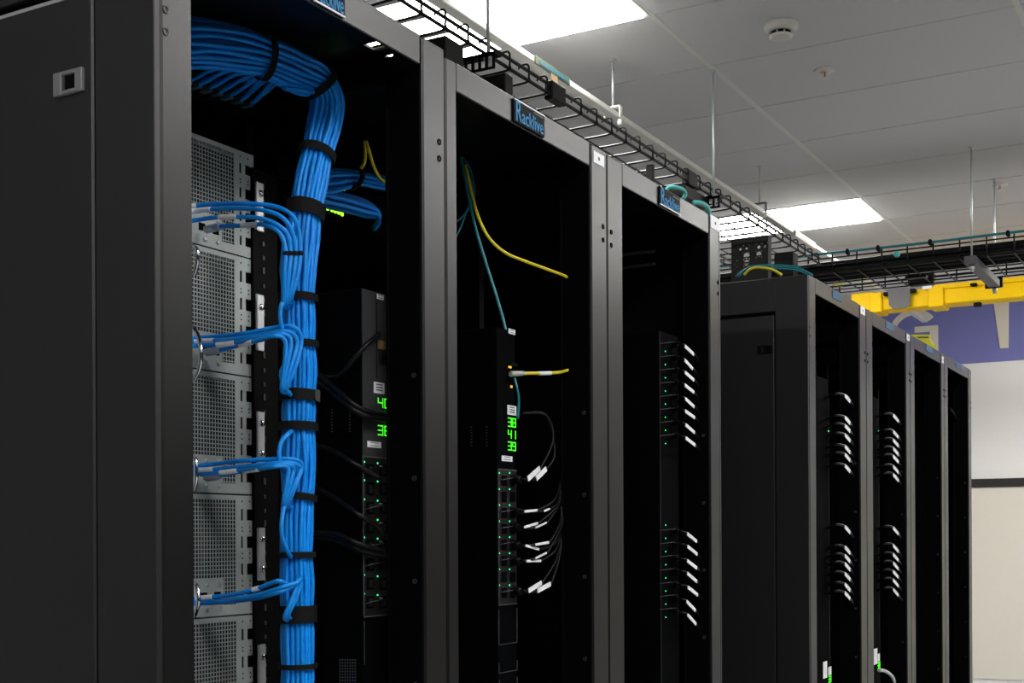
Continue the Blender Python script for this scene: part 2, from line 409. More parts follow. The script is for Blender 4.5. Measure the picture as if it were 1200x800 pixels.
    if tag_px:
        a_ = U(tag_px[0], tag_px[1], y=front); c_ = U(tag_px[2], tag_px[3], y=front)
        tg = part('asset_tag', MB().box((a_.x, front-.001, c_.z), (c_.x, front+.0005, a_.z)), 'white', t, 'white square sticker')
        cx_, cz_ = (a_.x+c_.x)/2, (a_.z+c_.z)/2
        part('print', MB().box((cx_-.003, front-.0014, cz_-.003), (cx_+.003, front-.0008, cz_+.003)), 'ink', tg)
    return t
M['latch'] = mat('grey_latch', (0.17, 0.175, 0.18), 0.4)
def fx(px, py): return U(px, py, y=FR).x
def fz(px, py): return U(px, py, y=FR).z
TOP1, TOP = EYE+.738, EYE+.725
p1 = dict(x0=fx(180.5,100), xl=fx(226.2,100), xr=fx(494,60), x1=fx(521.5,60))
p2 = dict(x0=p1['x1'], xl=fx(536,250), xr=fx(692,190), x1=fx(711,180))
p3 = dict(x0=p2['x1'], xl=fx(729.5,230), xr=fx(831,270), x1=fx(844.5,320))
p4 = dict(x0=fx(948,620), xl=fx(957,620), xr=fx(1008.5,620), x1=fx(1016,620))
p5 = dict(x0=p4['x1'], xl=fx(1023.5,620), xr=fx(1062.5,620), x1=fx(1067.5,620))
p6 = dict(x0=p5['x1'], xl=fx(1072.7,620), xr=fx(1103.7,620), x1=fx(1107.6,620))
p7 = dict(x0=p6['x1'], xl=fx(1111.6,620), xr=fx(1135.5,620), x1=fx(1139,620))
GR = 'black server cabinets standing in the row'
def plate_px(xa, xb, top): return (fx(xa,100), fx(xb,100), top-.0425, top-.0045)
cabs = []
cabs.append(cabinet('nearest black server cabinet, open front, holding grey servers and a blue cable bundle', GR, **p1, top=TOP1, side=True, latch_px=(64.5,87.5,98.5,106.5), plate=(fx(366,0), fx(402,14), TOP1-.043, TOP1-.005, 'bottom'), rack_no=1))
cabs.append(cabinet('black server cabinet second from the left, with yellow cable and green digits inside', GR, **p2, top=TOP+.003, holes_l=False, tag_px=(695.2,176,707.5,196.5), plate=(*plate_px(600.5,636,TOP+.003), 'top')))
cabs.append(cabinet('third black cabinet, end of near row, two columns of white tagged cords', GR, **p3, top=TOP, tag_px=(832.5,251,843,272), plate=(*plate_px(771,794.5,TOP), 'bottom'), side_right=True))
cabs.append(cabinet('first black cabinet of the far row, plain side panel towards the gap', GR, **p4, top=TOP-.002, side=True, latch_px=(888,405.5,905,413.5), tag_px=(1008.3,358,1013.5,370)))
cabs.append(cabinet('second black cabinet of the far row, between two with narrow pale posts', GR, **p5, top=TOP-.002, tag_px=(1062.5,391,1065.8,400)))
cabs.append(cabinet('third black cabinet of the far row, below the yellow placard', GR, **p6, top=TOP-.002, tag_px=(1103.5,417,1105.8,426)))
cabs.append(cabinet('last black cabinet of the far row, against the white wall', GR, **p7, top=TOP-.002, side_right=True))
# blue stickers on the far headers
for c, a in ((cabs[3], (975.5,338,986,354)), (cabs[4], (1038,379,1047,392)), (cabs[5], (1085,407,1093,420)), (cabs[6], (1120,427,1127,437))):
    q0 = U(a[0], a[1], y=FR); zt = TOP-.008
    part('header_sticker', MB().box((q0.x, FR-.001, zt-.022), (U(a[2],a[1],y=FR).x, FR+.0005, zt)), 'sticker', c, 'small pale blue sticker')
# crossbars in the third cabinet
for zz in (EYE+.652, EYE+.622):
    part('side_bar', MB().bbox((p3['xr']-.012, FR+.13, zz), (p3['xr']-.002, FR+.42, zz+.006), .001), 'edge', cabs[2])
for zz in (U(1120,718,y=1.3).z, U(1120,726,y=1.3).z):
    part('side_bar', MB().bbox((p7['xl']+.1, 1.30, zz), (p7['xr'], 1.31, zz+.012), .001), 'rail', cabs[6])
# screws of cabinet 1's own rails shown as small pale notches
nt_ = MB()
for k in range(90):
    zz = EYE+.55-k*.0222
    q = U(311.5, 400, y=1.345).x
    nt_.box((q-.0022, 1.348, zz), (q+.0022, 1.351, zz+(.006 if k % 3 else .010)))
part('rail_notches', nt_, 'edge', cabs[0], stuff=True)
rx0, rx1 = U(300, 400, y=1.345).x, U(329, 400, y=1.345).x
part('rail_cover', MB().bbox((rx0, 1.350, .1), (rx1, 1.36, EYE+.58), .001), 'rail', cabs[0])

# ================================================================ servers in the first cabinet
SY = 1.355
ys = [182, 304.5, 442.5, 580, 719, 858]
zs = [U(298, y, y=SY).z for y in ys]
sx1 = U(298, 400, y=SY).x; sx0 = sx1 - 0.435
def sv(px): return U(px, 500, y=SY).x
LB = ['topmost grey server with perforated front, shadowed under the cabinet roof', 'second grey perforated server from the top, right above the brightest lever handle', 'third grey perforated server, at the height of the green digits', 'fourth grey perforated server, between the two lower blue cable branches', 'lowest grey perforated server, cut by the bottom of the photo']
for i in range(5):
    z1, z0 = zs[i]-.0012, zs[i+1]+.0012; H = z1-z0
    t = thing('rack_server', LB[i], 'server', ((sx0+sx1)/2, SY, z0), 'grey servers stacked in the first cabinet')
    part('body', MB().box((sx0, SY+.022, z0), (sx1, SY+.62, z1)), 'sock', t)
    fp = MB(); rp = sv(276); zpl = z0+H*.31; pp = sv(261); zb = z0+H*.085; th = .0016
    # face plate: top rim, right strip, bottom strip, port plate
    xs_ = sorted([sv(282), sv(284.6)]); xl_ = sorted([sv(288.8), sv(295)])
    fp.box((sx0, SY, z1-.007), (sx1, SY+.02, z1)).box((sx0, SY, z0), (sx1, SY+th, zb)).box((sx0, SY, zb), (pp, SY+th, zpl))
    wins = [(.115,.21),(.345,.445),(.575,.67),(.81,.90)]
    fp.box((rp, SY, zb), (xs_[0], SY+th, z1-.007)).box((xs_[1], SY, zb), (xl_[0], SY+th, z1-.007)).box((xl_[1], SY, zb), (sx1, SY+th, z1-.007))
    edges = [z1-.007] + [z1-H*f for w_ in wins for f in w_] + [zb]
    for k in range(0, len(edges), 2):
        for xa, xb in (xs_, xl_): fp.box((xa, SY, edges[k+1]), (xb, SY+th, edges[k]))
    fp.box((sx1-.0015, SY+th, z0), (sx1, SY+.3, z1)).box((sx0, SY, zb), (sx0+.02, SY+th, z1))
    part('face_plate', fp, 'steel', t)
    gr = MB(); pitch = .0063; bw = .0007
    k = 0
    x = rp
    while x > sx0+.02:
        lo = zb if x > pp else zpl
        gr.box((x-bw, SY+.0002, lo), (x+bw, SY+.0012, z1-.007)); x -= pitch
    z = z1-.007
    while z > zb:
        gr.box((sx0+.02 if z > zpl else pp, SY+.0002, z-bw), (rp, SY+.0012, z+bw)); z -= pitch
    part('grille', gr, 'steel', t, stuff=True)
    part('vent_frame', MB().box((sv(244), SY+.012, zpl), (sv(246), SY+.02, z1-.01)), 'edge', t)
    for k, w_ in enumerate(wins):
        part('port', MB().box((xl_[0]+.001, SY+.003, z1-H*w_[1]), (xl_[1]-.001, SY+.012, z1-H*w_[0])), 'rail', t)
        part('slot', MB().box((xs_[0], SY+.003, z1-H*w_[1]), (xs_[1], SY+.012, z1-H*w_[0])), 'gap', t)
    for f in (.05, .27, .30, .49, .53, .72, .76):
        for px in (283.3, 292): part('screw_hole', MB().lathe((sv(px), SY+.0002, z1-H*f), (0,-1,0), [(.0016,0),(.0014,.0004)], 6), 'gap', t)
    for px in (238, 254):
        part('jack', MB().box((sv(px-4), SY-.0006, z0+H*.13), (sv(px+3.5), SY+.001, z0+H*.20)), 'gap', t)
    for px, f in ((241,.055),(256,.06),(241,.26),(256,.26)):
        part('screw', MB().lathe((sv(px), SY, z0+H*f), (0,-1,0), [(.0032,0),(.0032,.002),(.001,.0026)], 8), 'bright', t)
    # silver ear on the rail
    e0 = [(214,271),(345,411),(482,545),(618,680),(755,822)][i]
    za, zc = U(305, e0[0], y=1.347).z, U(305, e0[1], y=1.347).z
    xa, xb = U(300.5, 400, y=1.347).x, U(310, 400, y=1.347).x
    ear = part('rack_ear', MB().bbox((xa+.003, 1.347, zc), (xb, 1.3495, za), .001).bbox((xa, 1.344, zc), (xa+.003, 1.3495, za), .001), 'bright', t, 'bright zinc mounting ear')
    for f in (.22, .78):
        part('ear_screw', MB().lathe(((xa+xb)/2+.002, 1.347, zc+(za-zc)*f), (0,-1,0), [(.0055,0),(.0055,.0015),(.003,.003),(.001,.003)], 12), 'chrome', ear)
    # chrome lever handle
    hp = [None, [(226,288,1.3),(231,293,1.29),(231.5,305,1.29),(228,322,1.3)], [(226,385,1.3),(232,393,1.29),(235.5,410,1.28),(234,430,1.285),(227,447,1.3)], [(226,535,1.3),(229.5,540,1.29),(230,560,1.29),(227,575,1.3)], [(226,682,1.3),(231,688,1.29),(232.5,705,1.285),(228,722,1.3)]][i]
    if hp: part('lever_handle', MB().tube(path(hp), .0032, 8), 'chrome', t, 'chrome lever handle')

# patch switch under the roof of the first cabinet
q = U(302, 128, y=1.36)
t = thing('network_switch', 'dark network switch under the first cabinet roof where the blue bundle ends', 'switch', (sx1-.2, 1.36, q.z-.02))
part('body', MB().bbox((sx0, 1.36, q.z-.022), (sx1, 1.62, q.z+.022), .002), 'inside', t)
for k in range(14):
    px = 220+k*6
    x = U(px, 120, y=1.36).x
    part('jack', MB().box((x-.005, 1.3585, q.z-.012), (x+.005, 1.361, q.z+.012)), 'gap', t)

# ================================================================ blue bundle
BY = 1.205
cl = [(348,900,BY),(349,800,BY),(348,700,BY),(347,620,BY),(350,560,BY),(350,500,BY),(351,440,BY),(350,380,BY),(350,330,BY),(354,280,BY),(361,228,BY),(371,182,BY),(381,145,BY),(383,118,BY),(372,94,BY+.004),(345,80,BY+.012),(310,65,BY+.024),(270,55,BY+.04),(230,50,BY+.055),(190,52,BY+.07)]
C = path(cl, 5)
N = len(C)
T = [(C[min(i+1,N-1)]-C[max(i-1,0)]).normalized() for i in range(N)]
view = (Vector(C[20])-CAM).normalized()
Nrm = []; Bn = []
for i in range(N):                   # n: across the bundle as seen, b: towards the viewer
    b = Vector((0,-1,0)); b = (b - T[i]*b.dot(T[i])).normalized()
    n = T[i].cross(b)
    Nrm.append(n); Bn.append(b)
# straps: position on the image, width (px), label
def near(px, py):
    best, bi = 1e9, 0
    for i, c in enumerate(C):
        d = c-CAM; w_ = d.dot(FWD); x = CX+F*d.dot(RT)/w_; y = CY-F*d.dot(UP)/w_
        e = (x-px)**2+(y-py)**2
        if e < best: best, bi = e, i
    return bi
hexp = []
for a in range(-4, 5):
    for b in range(-4, 5):
        ring_ = max(abs(a), abs(b), abs(a+b))
        if ring_ in (2, 3): hexp.append((a+b*.5, b*math.sqrt(3)/2, ring_))
# order so that the ones that face the viewer come first
def spread(i):
    f = i/(N-1)
    return 1.0 if f < .70 else 1.0+.30*min(1, (f-.70)/.2)
CABLE_R = .0036
strap_px = [(347,773,6),(347,722,20),(348,650,7),(350,588,8),(350,504,10),(351,460,13),(352,405,8),(350,345,9),(358,245,18),(372,184,10),(374,96,9),(306,67,8)]
strap_i = [near(a,b) for a,b,c in strap_px]
front_ = sorted([(a, b) for a, b, g_ in hexp if g_ == 3 and b >= -.1], key=lambda p: p[0]*(1 if Nrm[20].dot(RT0) > 0 else -1))
hid = 0
for k, (a, b, rg_) in enumerate(hexp):
    ph = random.uniform(0, 6.28); am = random.uniform(.0008, .0026)
    pts = []
    for i in range(N):
        d = min(abs(i-s_) for s_ in strap_i)
        loose = min(1.0, d/3.0)
        sp = spread(i)*(.93+.11*loose)
        wob = am*loose
        pts.append(C[i] + Nrm[i]*(a*.0077*sp + wob*math.sin(i*.37+ph)) + Bn[i]*(b*.0072*(.93+.1*loose) + wob*math.cos(i*.31+ph)))
    stop = N
    drop = None
    if a + 0 < 0 and False: pass
    if (a, b) in front_:
        lb = 'blue cable on the face of the tied bundle, %s from its left edge' % ORD[front_.index((a, b))].replace('topmost', 'first')
    else: lb = 'blue network cable at the hidden back or core of the tied vertical bundle'
    one('network_cable', MB().tube(smooth(pts, 2), CABLE_R, 6), 'blue', lb, 'cable', 'blue network cables in the bundle')
# side sign: lower strands that leave the bundle to the switch ports
for k in range(14):
    px = 220+k*6
    e = U(px, 88+ (px-226)*.36 + (0 if k % 2 else 10), y=1.345)
    i1 = near(352-k*1.0, 88)+random.randint(-1,1)
    sgn = 1 if (C[i1+5]+Nrm[i1+5]*.02).z < C[i1+5].z else -1
    P = [C[i1-6] + Nrm[i1-6]*(sgn*.020) + Bn[i1-6]*(.004*(k % 3)-.004), C[i1] + Nrm[i1]*(sgn*(.027+.0006*k)) + Bn[i1]*(.004*(k % 3)-.004)]
    mid = U(px+ (46 if px < 270 else 30), 80+(px-226)*.20, y=1.27+.0007*k)
    P += [mid, U(px+10, 86+(px-226)*.34+(0 if k % 2 else 7), y=1.325), e]
    c_ = one('network_cable', MB().tube(smooth(P, 6), CABLE_R, 6), 'blue', ORD[k].replace('topmost','first')+' from the left of blue cables fanning into the shadowed top switch', 'cable', 'blue cables fanning into the top switch')
    d_ = Vector((0,1,0))
    part('plug', MB().bbox(e+Vector((-.005,-.006,-.004)), e+Vector((.005,.014,.004)), .001), 'plug_shaded', c_)
# straps
def strap(name_px, wpx, label, gr_='hook-and-loop straps round the blue bundle', extra=1.0):
    i = near(*name_px); c = C[i]; w_ = wpx*(c-CAM).dot(FWD)/F
    sp = spread(i)
    R1, R2 = .0285*sp*extra, .0265*extra
    mb = MB(); seg = 36; n0 = 0
    prof = [(-w_/2, .0), (-w_/2, .0018), (w_/2, .0018), (w_/2, .0)]
    for h, o_ in prof:
        for k in range(seg):
            an = 2*math.pi*k/seg
            mb.v.append(tuple(c + T[i]*h + Nrm[i]*((R1+o_)*math.cos(an)) + Bn[i]*((R2+o_)*math.sin(an))))
    for r_ in range(4):
        for k in range(seg):
            k2 = (k+1) % seg; r2 = (r_+1) % 4
            mb.f.append((r_*seg+k, r_*seg+k2, r2*seg+k2, r2*seg+k)); mb.sm.append(False)
    o = one('cable_strap', mb, 'velcro', label, 'strap', gr_)
    return o, i, R1, R2, w_
SL = ['lowest narrow black strap, near the bottom of the photo', 'widest black strap low on the bundle, beneath the lowest cable branch', 'narrow black strap just above the lowest blue cable branch', 'black strap beneath the cable branch of the third server', 'black strap between the rounded-tab strap and the third branch', 'black strap with a rounded grey tab, mid bundle', 'thin black strap at the second branch, part hidden behind it', 'black strap between the upper two cable branches', 'broad black strap beside the lime lit switch, above first branch', 'black strap on the shadowed upper bundle, just below the bend', 'black strap on the bend at the bundle top', 'black strap on the horizontal bundle run under the cabinet roof']
for (a, b, c_), lb in zip(strap_px, SL):
    o, i, R1, R2, w_ = strap((a, b), c_, lb)
    if (a, b) == (351,460):
        tp = MB(); pts = []
        for k in range(9):
            an = math.radians(90+180*k/8); 
            pts.append((math.cos(an)*.55, math.sin(an)*.5))
        def on(u, v):      # u across (-1 left .. 1 right), v along
            an = math.acos(max(-.98, min(.98, u))); return C[i] + T[i]*(v*w_) - Nrm[i]*0 + Nrm[i]*((R1+.003)*math.cos(an)) + Bn[i]*((R2+.003)*math.sin(an))
        sgn = 1 if (Nrm[i].dot(RT0) > 0) else -1
        poly = [on(sgn*.9, .55), on(sgn*.6,.55), on(sgn*.25, .55), on(sgn*.08, .35), on(sgn*.02, 0), on(sgn*.08, -.35), on(sgn*.25, -.55), on(sgn*.6,-.55), on(sgn*.9, -.55)]
        part('strap_tab', MB().prism(poly, Bn[i]*.0012), 'tab', o, 'rounded grey strap end') if 'tab' in M else None
# ---------------------------------------------------------------- branches from the bundle to the servers
BF = BY-.034
def branch(pl, r, label, grp, sleeves=(), plug=None, n=7):
    pl = [(pl[0][0]+3, pl[0][1]+5, BF+.030)] + list(pl)
    pts = path(pl, n)
    mb = MB().tube(pts, r, 8)
    o = one('patch_cable', mb, 'blue_b', label, 'cable', grp)
    def px_of(p):
        d = p-CAM; return CX+F*d.dot(RT)/d.dot(FWD)
    for a, b in sleeves:
        sel = [p for p in pts if a-1 <= px_of(p) <= b+1]
        dense = smooth(pts, 6); sel = [p for p in dense if a <= px_of(p) <= b and p.y > BF+.004]
        if len(sel) > 2: part('label_sleeve', MB().tube(sel, r+.0006, 8), 'white', o, 'white label sleeve')
    if plug:
        e = pts[-1]; d = (pts[-1]-pts[-4]).normalized()
        part('plug', MB().tube([e-d*.016, e-d*.006, e+d*.016], [.0055,.0065,.0065], 6), 'plug', o, 'clear plug')
    return o
g1 = 'blue patch cables leaving for the topmost server'
RB = .0033
D1, D2, D3 = 1.24, 1.30, 1.335
branch([(341,350,BF+.01),(349,322,BF),(352,295,BF),(350,270,BF),(342,252,BF+.004),(322,242,BF+.03),(290,238.5,D1),(255,239,D2),(226,241,D3),(205,243,D3)], RB, 'topmost of the four blue cables branching to the topmost server', g1, [(222,230)])
branch([(338,352,BF+.01),(344,322,BF+.001),(346.5,296,BF),(343,274,BF),(332,256,BF+.005),(312,247,BF+.03),(282,244,D1+.01),(250,245,D2),(226,247.5,D3),(205,250,D3)], RB, 'second from top of four blue cables branching to the topmost server', g1, [(222,248)])
branch([(335,354,BF+.01),(338,322,BF+.001),(340.5,297,BF),(337,276,BF+.001),(326,264,BF+.008),(306,256,BF+.035),(280,254,D1+.01),(250,255,D2),(228,258,D3),(208,260,D3)], RB, 'third of four blue cables to the topmost server, white sleeve mid length', g1, [(256,278)])
branch([(332,356,BF+.012),(333,322,BF+.002),(334.5,297,BF),(331,279,BF+.003),(322,268,BF+.012),(306,263,BF+.04),(285,264,D1+.015),(262,265,D2),(250,267,D3-.012)], RB, 'lowest of four blue cables at the topmost server, clear plug in view', g1, [(283,303)], plug=True)
tie = MB()
for k in range(4): tie.lathe(U(335+5.6*k, 297, y=BF), (0,0,1), [(.0042,-.003),(.0046,0),(.0042,.003)], 10)
one('cable_tie', tie, 'velcro', 'thin black tie across four blue cables, below the topmost branch', 'strap')
g2 = 'blue patch cables leaving for the second server'
branch([(336,455,BF+.012),(346,430,BF+.002),(353,402,BF),(350,388,BF),(340,382,BF+.004),(322,384,BF+.03),(290,390,D1),(255,394,D2),(228,396,D3),(205,397,D3)], RB, 'upper blue cable of the branch to the second server, arching highest', g2)
branch([(334,455,BF+.012),(341,430,BF+.002),(348,404,BF),(344,392,BF+.001),(332,388,BF+.006),(312,391,BF+.035),(282,396,D1+.01),(250,399,D2),(228,400,D3),(205,402,D3)], RB, 'second blue cable of the branch to the second server, sleeve at post', g2, [(226,251)])
branch([(332,455,BF+.012),(336,430,BF+.003),(341,404,BF),(338,394,BF+.002),(326,391,BF+.01),(306,395,BF+.04),(276,401,D1+.02),(250,404,D2),(228,405,D3),(205,407,D3)], RB, 'third blue cable of the branch to the second server, slanting sleeve', g2, [(254,276)])
branch([(330,455,BF+.012),(333,430,BF+.004),(335,405,BF+.001),(330,395,BF+.004),(318,394,BF+.014),(298,400,BF+.05),(276,405.5,D1+.03),(262,409,D2),(250,411,D3-.012)], RB, 'lowest blue cable of the branch to the second server, clear plug showing', g2, [(281,296)], plug=True)
g3 = 'blue patch cables leaving for the third server'
branch([(338,590,BF+.012),(346,570,BF+.002),(354,548,BF),(350,540,BF),(338,537.5,BF+.005),(315,538,BF+.03),(285,539.5,D1),(255,543,D2),(228,546,D3),(205,548,D3)], RB, 'upper blue cable of the branch to the third server, nearly level', g3)
branch([(336,590,BF+.012),(344,570,BF+.003),(352,550,BF+.001),(345,543,BF+.001),(330,542,BF+.008),(308,544,BF+.035),(280,547,D1+.01),(250,550,D2),(228,551,D3),(205,553,D3)], RB, 'second blue cable of the branch to the third server, wide white sleeve', g3, [(228,251)])
branch([(334,590,BF+.012),(339,570,BF+.003),(344,550,BF+.001),(338,544,BF+.002),(324,544.5,BF+.012),(302,547,BF+.045),(274,551.5,D1+.02),(250,554,D2),(229,555,D3),(205,556,D3)], RB, 'third blue cable of the branch to the third server, sleeve near the middle', g3, [(258,279)])
branch([(332,590,BF+.012),(335,570,BF+.004),(338,551,BF+.002),(332,546,BF+.005),(318,547,BF+.016),(298,550,BF+.055),(276,553.5,D1+.03),(262,556,D2),(250,558,D3-.012)], RB, 'lowest blue cable of the branch to the third server, clear plug showing', g3, [(286,304)], plug=True)
g4 = 'blue patch cables leaving for the fourth server'
branch([(336,718,BF+.012),(343,702,BF+.006),(340,690,BF+.012),(329,681,BF+.006),(318,683,BF+.02),(300,690,BF+.05),(275,696,D1+.02),(252,699,D2),(228,701,D3),(205,702,D3)], RB, 'upper blue cable of the lowest branch, looping out left of the bundle', g4, [(296,304),(228,250)])
branch([(338,720,BF+.012),(347,700,BF+.004),(353,679,BF),(346,683,BF-.003),(330,688,BF+.004),(308,695,BF+.035),(280,701,D1+.01),(252,704.5,D2),(228,706,D3),(205,707,D3)], RB, 'front blue cable of the lowest branch, rising to the right', g4)
branch([(334,722,BF+.012),(342,702,BF+.004),(348,684,BF+.001),(340,688,BF),(325,694,BF+.01),(304,700,BF+.045),(278,704,D1+.03),(252,706,D2+.01),(228,707,D3),(205,708,D3)], RB, 'lower rear blue cable of the lowest branch, beneath the front one', g4)
# bulging loops on the left edge of the bundle
for k, (pl, lb) in enumerate([([(339,347,BF+.02),(331,354,BF+.012),(328.5,366,BF+.012),(330,382,BF+.012),(336,398,BF+.014)], 'second branch'), ([(336,425,BF+.016),(330,434,BF+.012),(330,445,BF+.012),(336,458,BF+.014)], 'rounded-tab strap'), ([(338,508,BF+.012),(330,517,BF+.012),(327,533,BF+.012),(330,548,BF+.014),(336,556,BF+.016)], 'third branch'), ([(334,590,BF+.016),(330,612,BF+.010),(331,630,BF+.010),(338,648,BF+.014)], 'narrow strap above the lowest branch')]):
    one('patch_cable', MB().tube(path([(pl[0][0]+6, pl[0][1]-4, BF+.034)]+pl+[(pl[-1][0]+6, pl[-1][1]+6, BF+.034)], 6), RB, 8), 'blue_b', 'blue cable loop bulging left of the bundle, by the ' + lb, 'cable')
M['tab'] = mat('grey_tab', (0.06, 0.06, 0.06), 0.85, bump=0.4, bscale=1500)
i = near(351, 460); w_ = 13*(C[i]-CAM).dot(FWD)/F
tabo = [o for o in bpy.data.objects if o.get('label') == SL[5]][0]
sgn = 1 if Nrm[i].dot(RT0) > 0 else -1
def on(u, v):
    an = math.acos(max(-.985, min(.985, sgn*u))); return C[i] + T[i]*(v*w_) + Nrm[i]*(.0305*math.cos(an)) + Bn[i]*(.029*math.sin(an))
tb = MB()
cols = [(-.02,.22),(.04,.42),(.15,.52),(.35,.54),(.55,.54),(.75,.54),(.9,.54),(.98,.54)]
for u, v in cols: tb.v += [tuple(on(u,v)), tuple(on(u,-v))]
for k in range(len(cols)-1): tb.f.append((2*k, 2*k+1, 2*k+3, 2*k+2)); tb.sm.append(True)
n_ = len(tb.v)
for u, v in cols: tb.v += [tuple(on(u,v)+Bn[i]*.0012), tuple(on(u,-v)+Bn[i]*.0012)]
for k in range(len(cols)-1): tb.f.append((n_+2*k+2, n_+2*k+3, n_+2*k+1, n_+2*k)); tb.sm.append(True)
part('strap_tab', tb, 'tab', tabo, 'rounded grey strap end')

# ================================================================ switches and cables seen through the gap into the second cabinet
SW = 1.36
qa, qb = U(372, 243, y=SW), U(405, 254, y=SW)
for nm, dz, lb, ledpx in (('a', 0.0, 'lower lime lit network switch behind the blue bundle', [(376,239.5),(380,241),(384,242.3),(389,244),(393,245.5),(397,247),(401,249)]), ('b', .042, 'upper lime lit network switch, mostly behind blue cables', [(391,219.5),(395,220.5),(399,221.5),(403,222)])):
    zz = U(388, 247, y=SW).z + dz
    t = thing('network_switch', lb, 'switch', (p1['x1']+.25, SW, zz-.02))
    part('body', MB().bbox((p1['x1']-.02, SW, zz-.018), (p2['x1']-.08, SW+.3, zz+.018), .002), 'inside', t)
    for a, b in ledpx:
        e = U(a, b+ (1 if nm == 'a' else 0), y=SW-.001)
        part('led', MB().bbox(e-Vector((.0030,.0015,.0045 if nm == 'a' else .002)), e+Vector((.0028,.0015,.0050 if nm == 'a' else .002)), .0008), 'switchled', t)
        if nm == 'a':
            part('jack', MB().box((e.x-.005, SW-.001, e.z+.005), (e.x+.005, SW+.001, e.z+.014)), 'gap', t)
for k in range(9):
    f = k/8
    y = 1.33-.012*(k % 3)
    one('network_cable', MB().tube(path([(372,201+26*f,y),(392,199+25*f,y-.004),(415,201+16*f,y-.008),(424,203+13*f,y-.008),(446,207+13*f,y-.004),(470,211+13*f,y)], 5), .0036, 6), 'blue', ORD[k]+' blue cable of the upper strapped group right of the bundle', 'cable', 'upper blue cables of the second cabinet')
for k in range(8):
    f = k/7
    y = 1.335-.011*(k % 3)
    one('network_cable', MB().tube(path([(366,218+20*f,y),(388,225+18*f,y-.004),(410,230+18*f,y-.01),(430,237+16*f,y-.014),(440+3*math.sin(3.1*f),245+9*f,y-.014),(444,256+5*f,y-.006),(438,266+3*f,y+.016)], 5), .0042, 6), 'blue', ORD[k]+' blue cable of the lower down-bending group right of the bundle', 'cable', 'lower blue cables of the second cabinet')
sb = path([(427,196,1.30),(424.5,200,1.288),(424.5,208,1.286),(420,216,1.288),(412,221,1.30)], 5)
one('cable_strap', MB().tube(sb, .0045, 8), 'velcro', 'black strap round blue cables behind the bundle, over the lime lights', 'strap')
for pl, lb in (([(427,165,1.27),(428,178,1.27),(427,190,1.275),(423,197,1.285)], 'left'), ([(429,165,1.265),(433,178,1.265),(438,195,1.27),(445,208,1.275),(452,214,1.28)], 'right')):
    one('fibre_cable', MB().tube(path(pl), .0028, 8), 'yellow', lb+' of two thin dim yellow cables hanging over the blue strapped cables', 'cable')

# ================================================================ power strips
SEG = {'0':'abcdef','1':'bc','2':'abged','3':'abgcd','4':'fgbc','8':'abcdefg','9':'abcdfg'}
def digits(txt, x0, x1, z0, z1, y, parent):
    n = len(txt); w_ = (x1-x0)/n; h = z1-z0; th = h*.115
    mb = MB()
    for k, ch in enumerate(txt):
        a, b = x0+k*w_+w_*.10, x0+(k+1)*w_-w_*.10; m_ = (z0+z1)/2
        R_ = {'a':(a,b,z1-th,z1),'d':(a,b,z0,z0+th),'g':(a,b,m_-th/2,m_+th/2),'f':(a,a+th,m_,z1),'b':(b-th,b,m_,z1),'e':(a,a+th,z0,m_),'c':(b-th,b,z0,m_)}
        for s_ in SEG[ch]:
            q_ = R_[s_]; mb.box((q_[0], y-.001, q_[2]), (q_[1], y, q_[3]))
    part('digits', mb, 'digit', parent, 'green lit number ' + txt)
def pdu(label, xa, xb, y, ztop, depth=.16, grey=False, group='vertical power strips'):
    t = thing('power_strip', label, 'power strip', ((xa+xb)/2, y+depth/2, .1), group)
    part('body', MB().bbox((xa, y, .1), (xb, y+depth, ztop), .002), 'pdu_grey' if grey else 'pdu', t)
    return t
def px_box(a, b, y, d=.001):
    p, q_ = U(a[0], a[1], y=y), U(b[0], b[1], y=y)
    return MB().box((p.x, y-d, q_.z), (q_.x, y+.0005, p.z))
def sticker(t, a, b, y, lines=2):
    s_ = part('sticker', px_box(a, b, y), 'white', t, 'white sticker')
    p, q_ = U(a[0], a[1], y=y), U(b[0], b[1], y=y)
    mb = MB()
    for k in range(lines):
        zz = q_.z+(p.z-q_.z)*(.25+.5*k/max(1,lines-1)); mb.box((p.x+(q_.x-p.x)*.2, y-.0014, zz), (p.x+(q_.x-p.x)*.8, y-.0008, zz+(p.z-q_.z)*.1))
    part('print', mb, 'ink', s_)
def outlets(t, xa, xb, y, rows, ledx, first, pitch, ztop, zbot, clampx):
    fr = MB(); w_ = .0011
    fr.box((xa+.0005, y-.002, ztop-w_*1.6), (xb, y, ztop)).box((xa, y-.002, zbot), (xa+w_, y, ztop)).box((xa, y-.002, zbot-w_*1.6), (xb, y, zbot))
    part('outlet_frame', fr, 'edge', t)
    part('outlet_block', MB().box((xa+.001, y-.0008, zbot), (xb, y+.0005, ztop)), 'sock', t)
# --- first cabinet
y1 = 1.134
xa, xb = U(424.5, 520, y=y1).x, U(424.5, 520, y=y1).x+.0625
t = pdu('black power strip, front painted grey as lit, in the first cabinet, green digits part hidden', xa, xb, y1, U(424, 337, y=y1).z)
part('outlet_block', MB().box((xa+.001, y1-.0008, U(430,722,y=y1).z), (xb, y1+.0005, U(430,536,y=y1).z)), 'sock', t)
part('outlet_frame', MB().box((xa, y1-.002, U(430,722,y=y1).z), (xa+.0012, y1, U(430,536,y=y1).z)).box((xa, y1-.002, U(430,536,y=y1).z), (xb, y1, U(430,534,y=y1).z)).box((xa, y1-.002, U(430,723,y=y1).z), (xb, y1, U(430,721.5,y=y1).z)), 'edge', t)
part('lower_cover', MB().box((xa, y1-.0015, U(430,778,y=y1).z), (xb, y1, U(430,727,y=y1).z)), 'pdu', t)
part('lower_cover_edge', MB().box((xa, y1-.002, U(430,778,y=y1).z), (xa+.001, y1, U(430,727,y=y1).z)), 'edge', t)
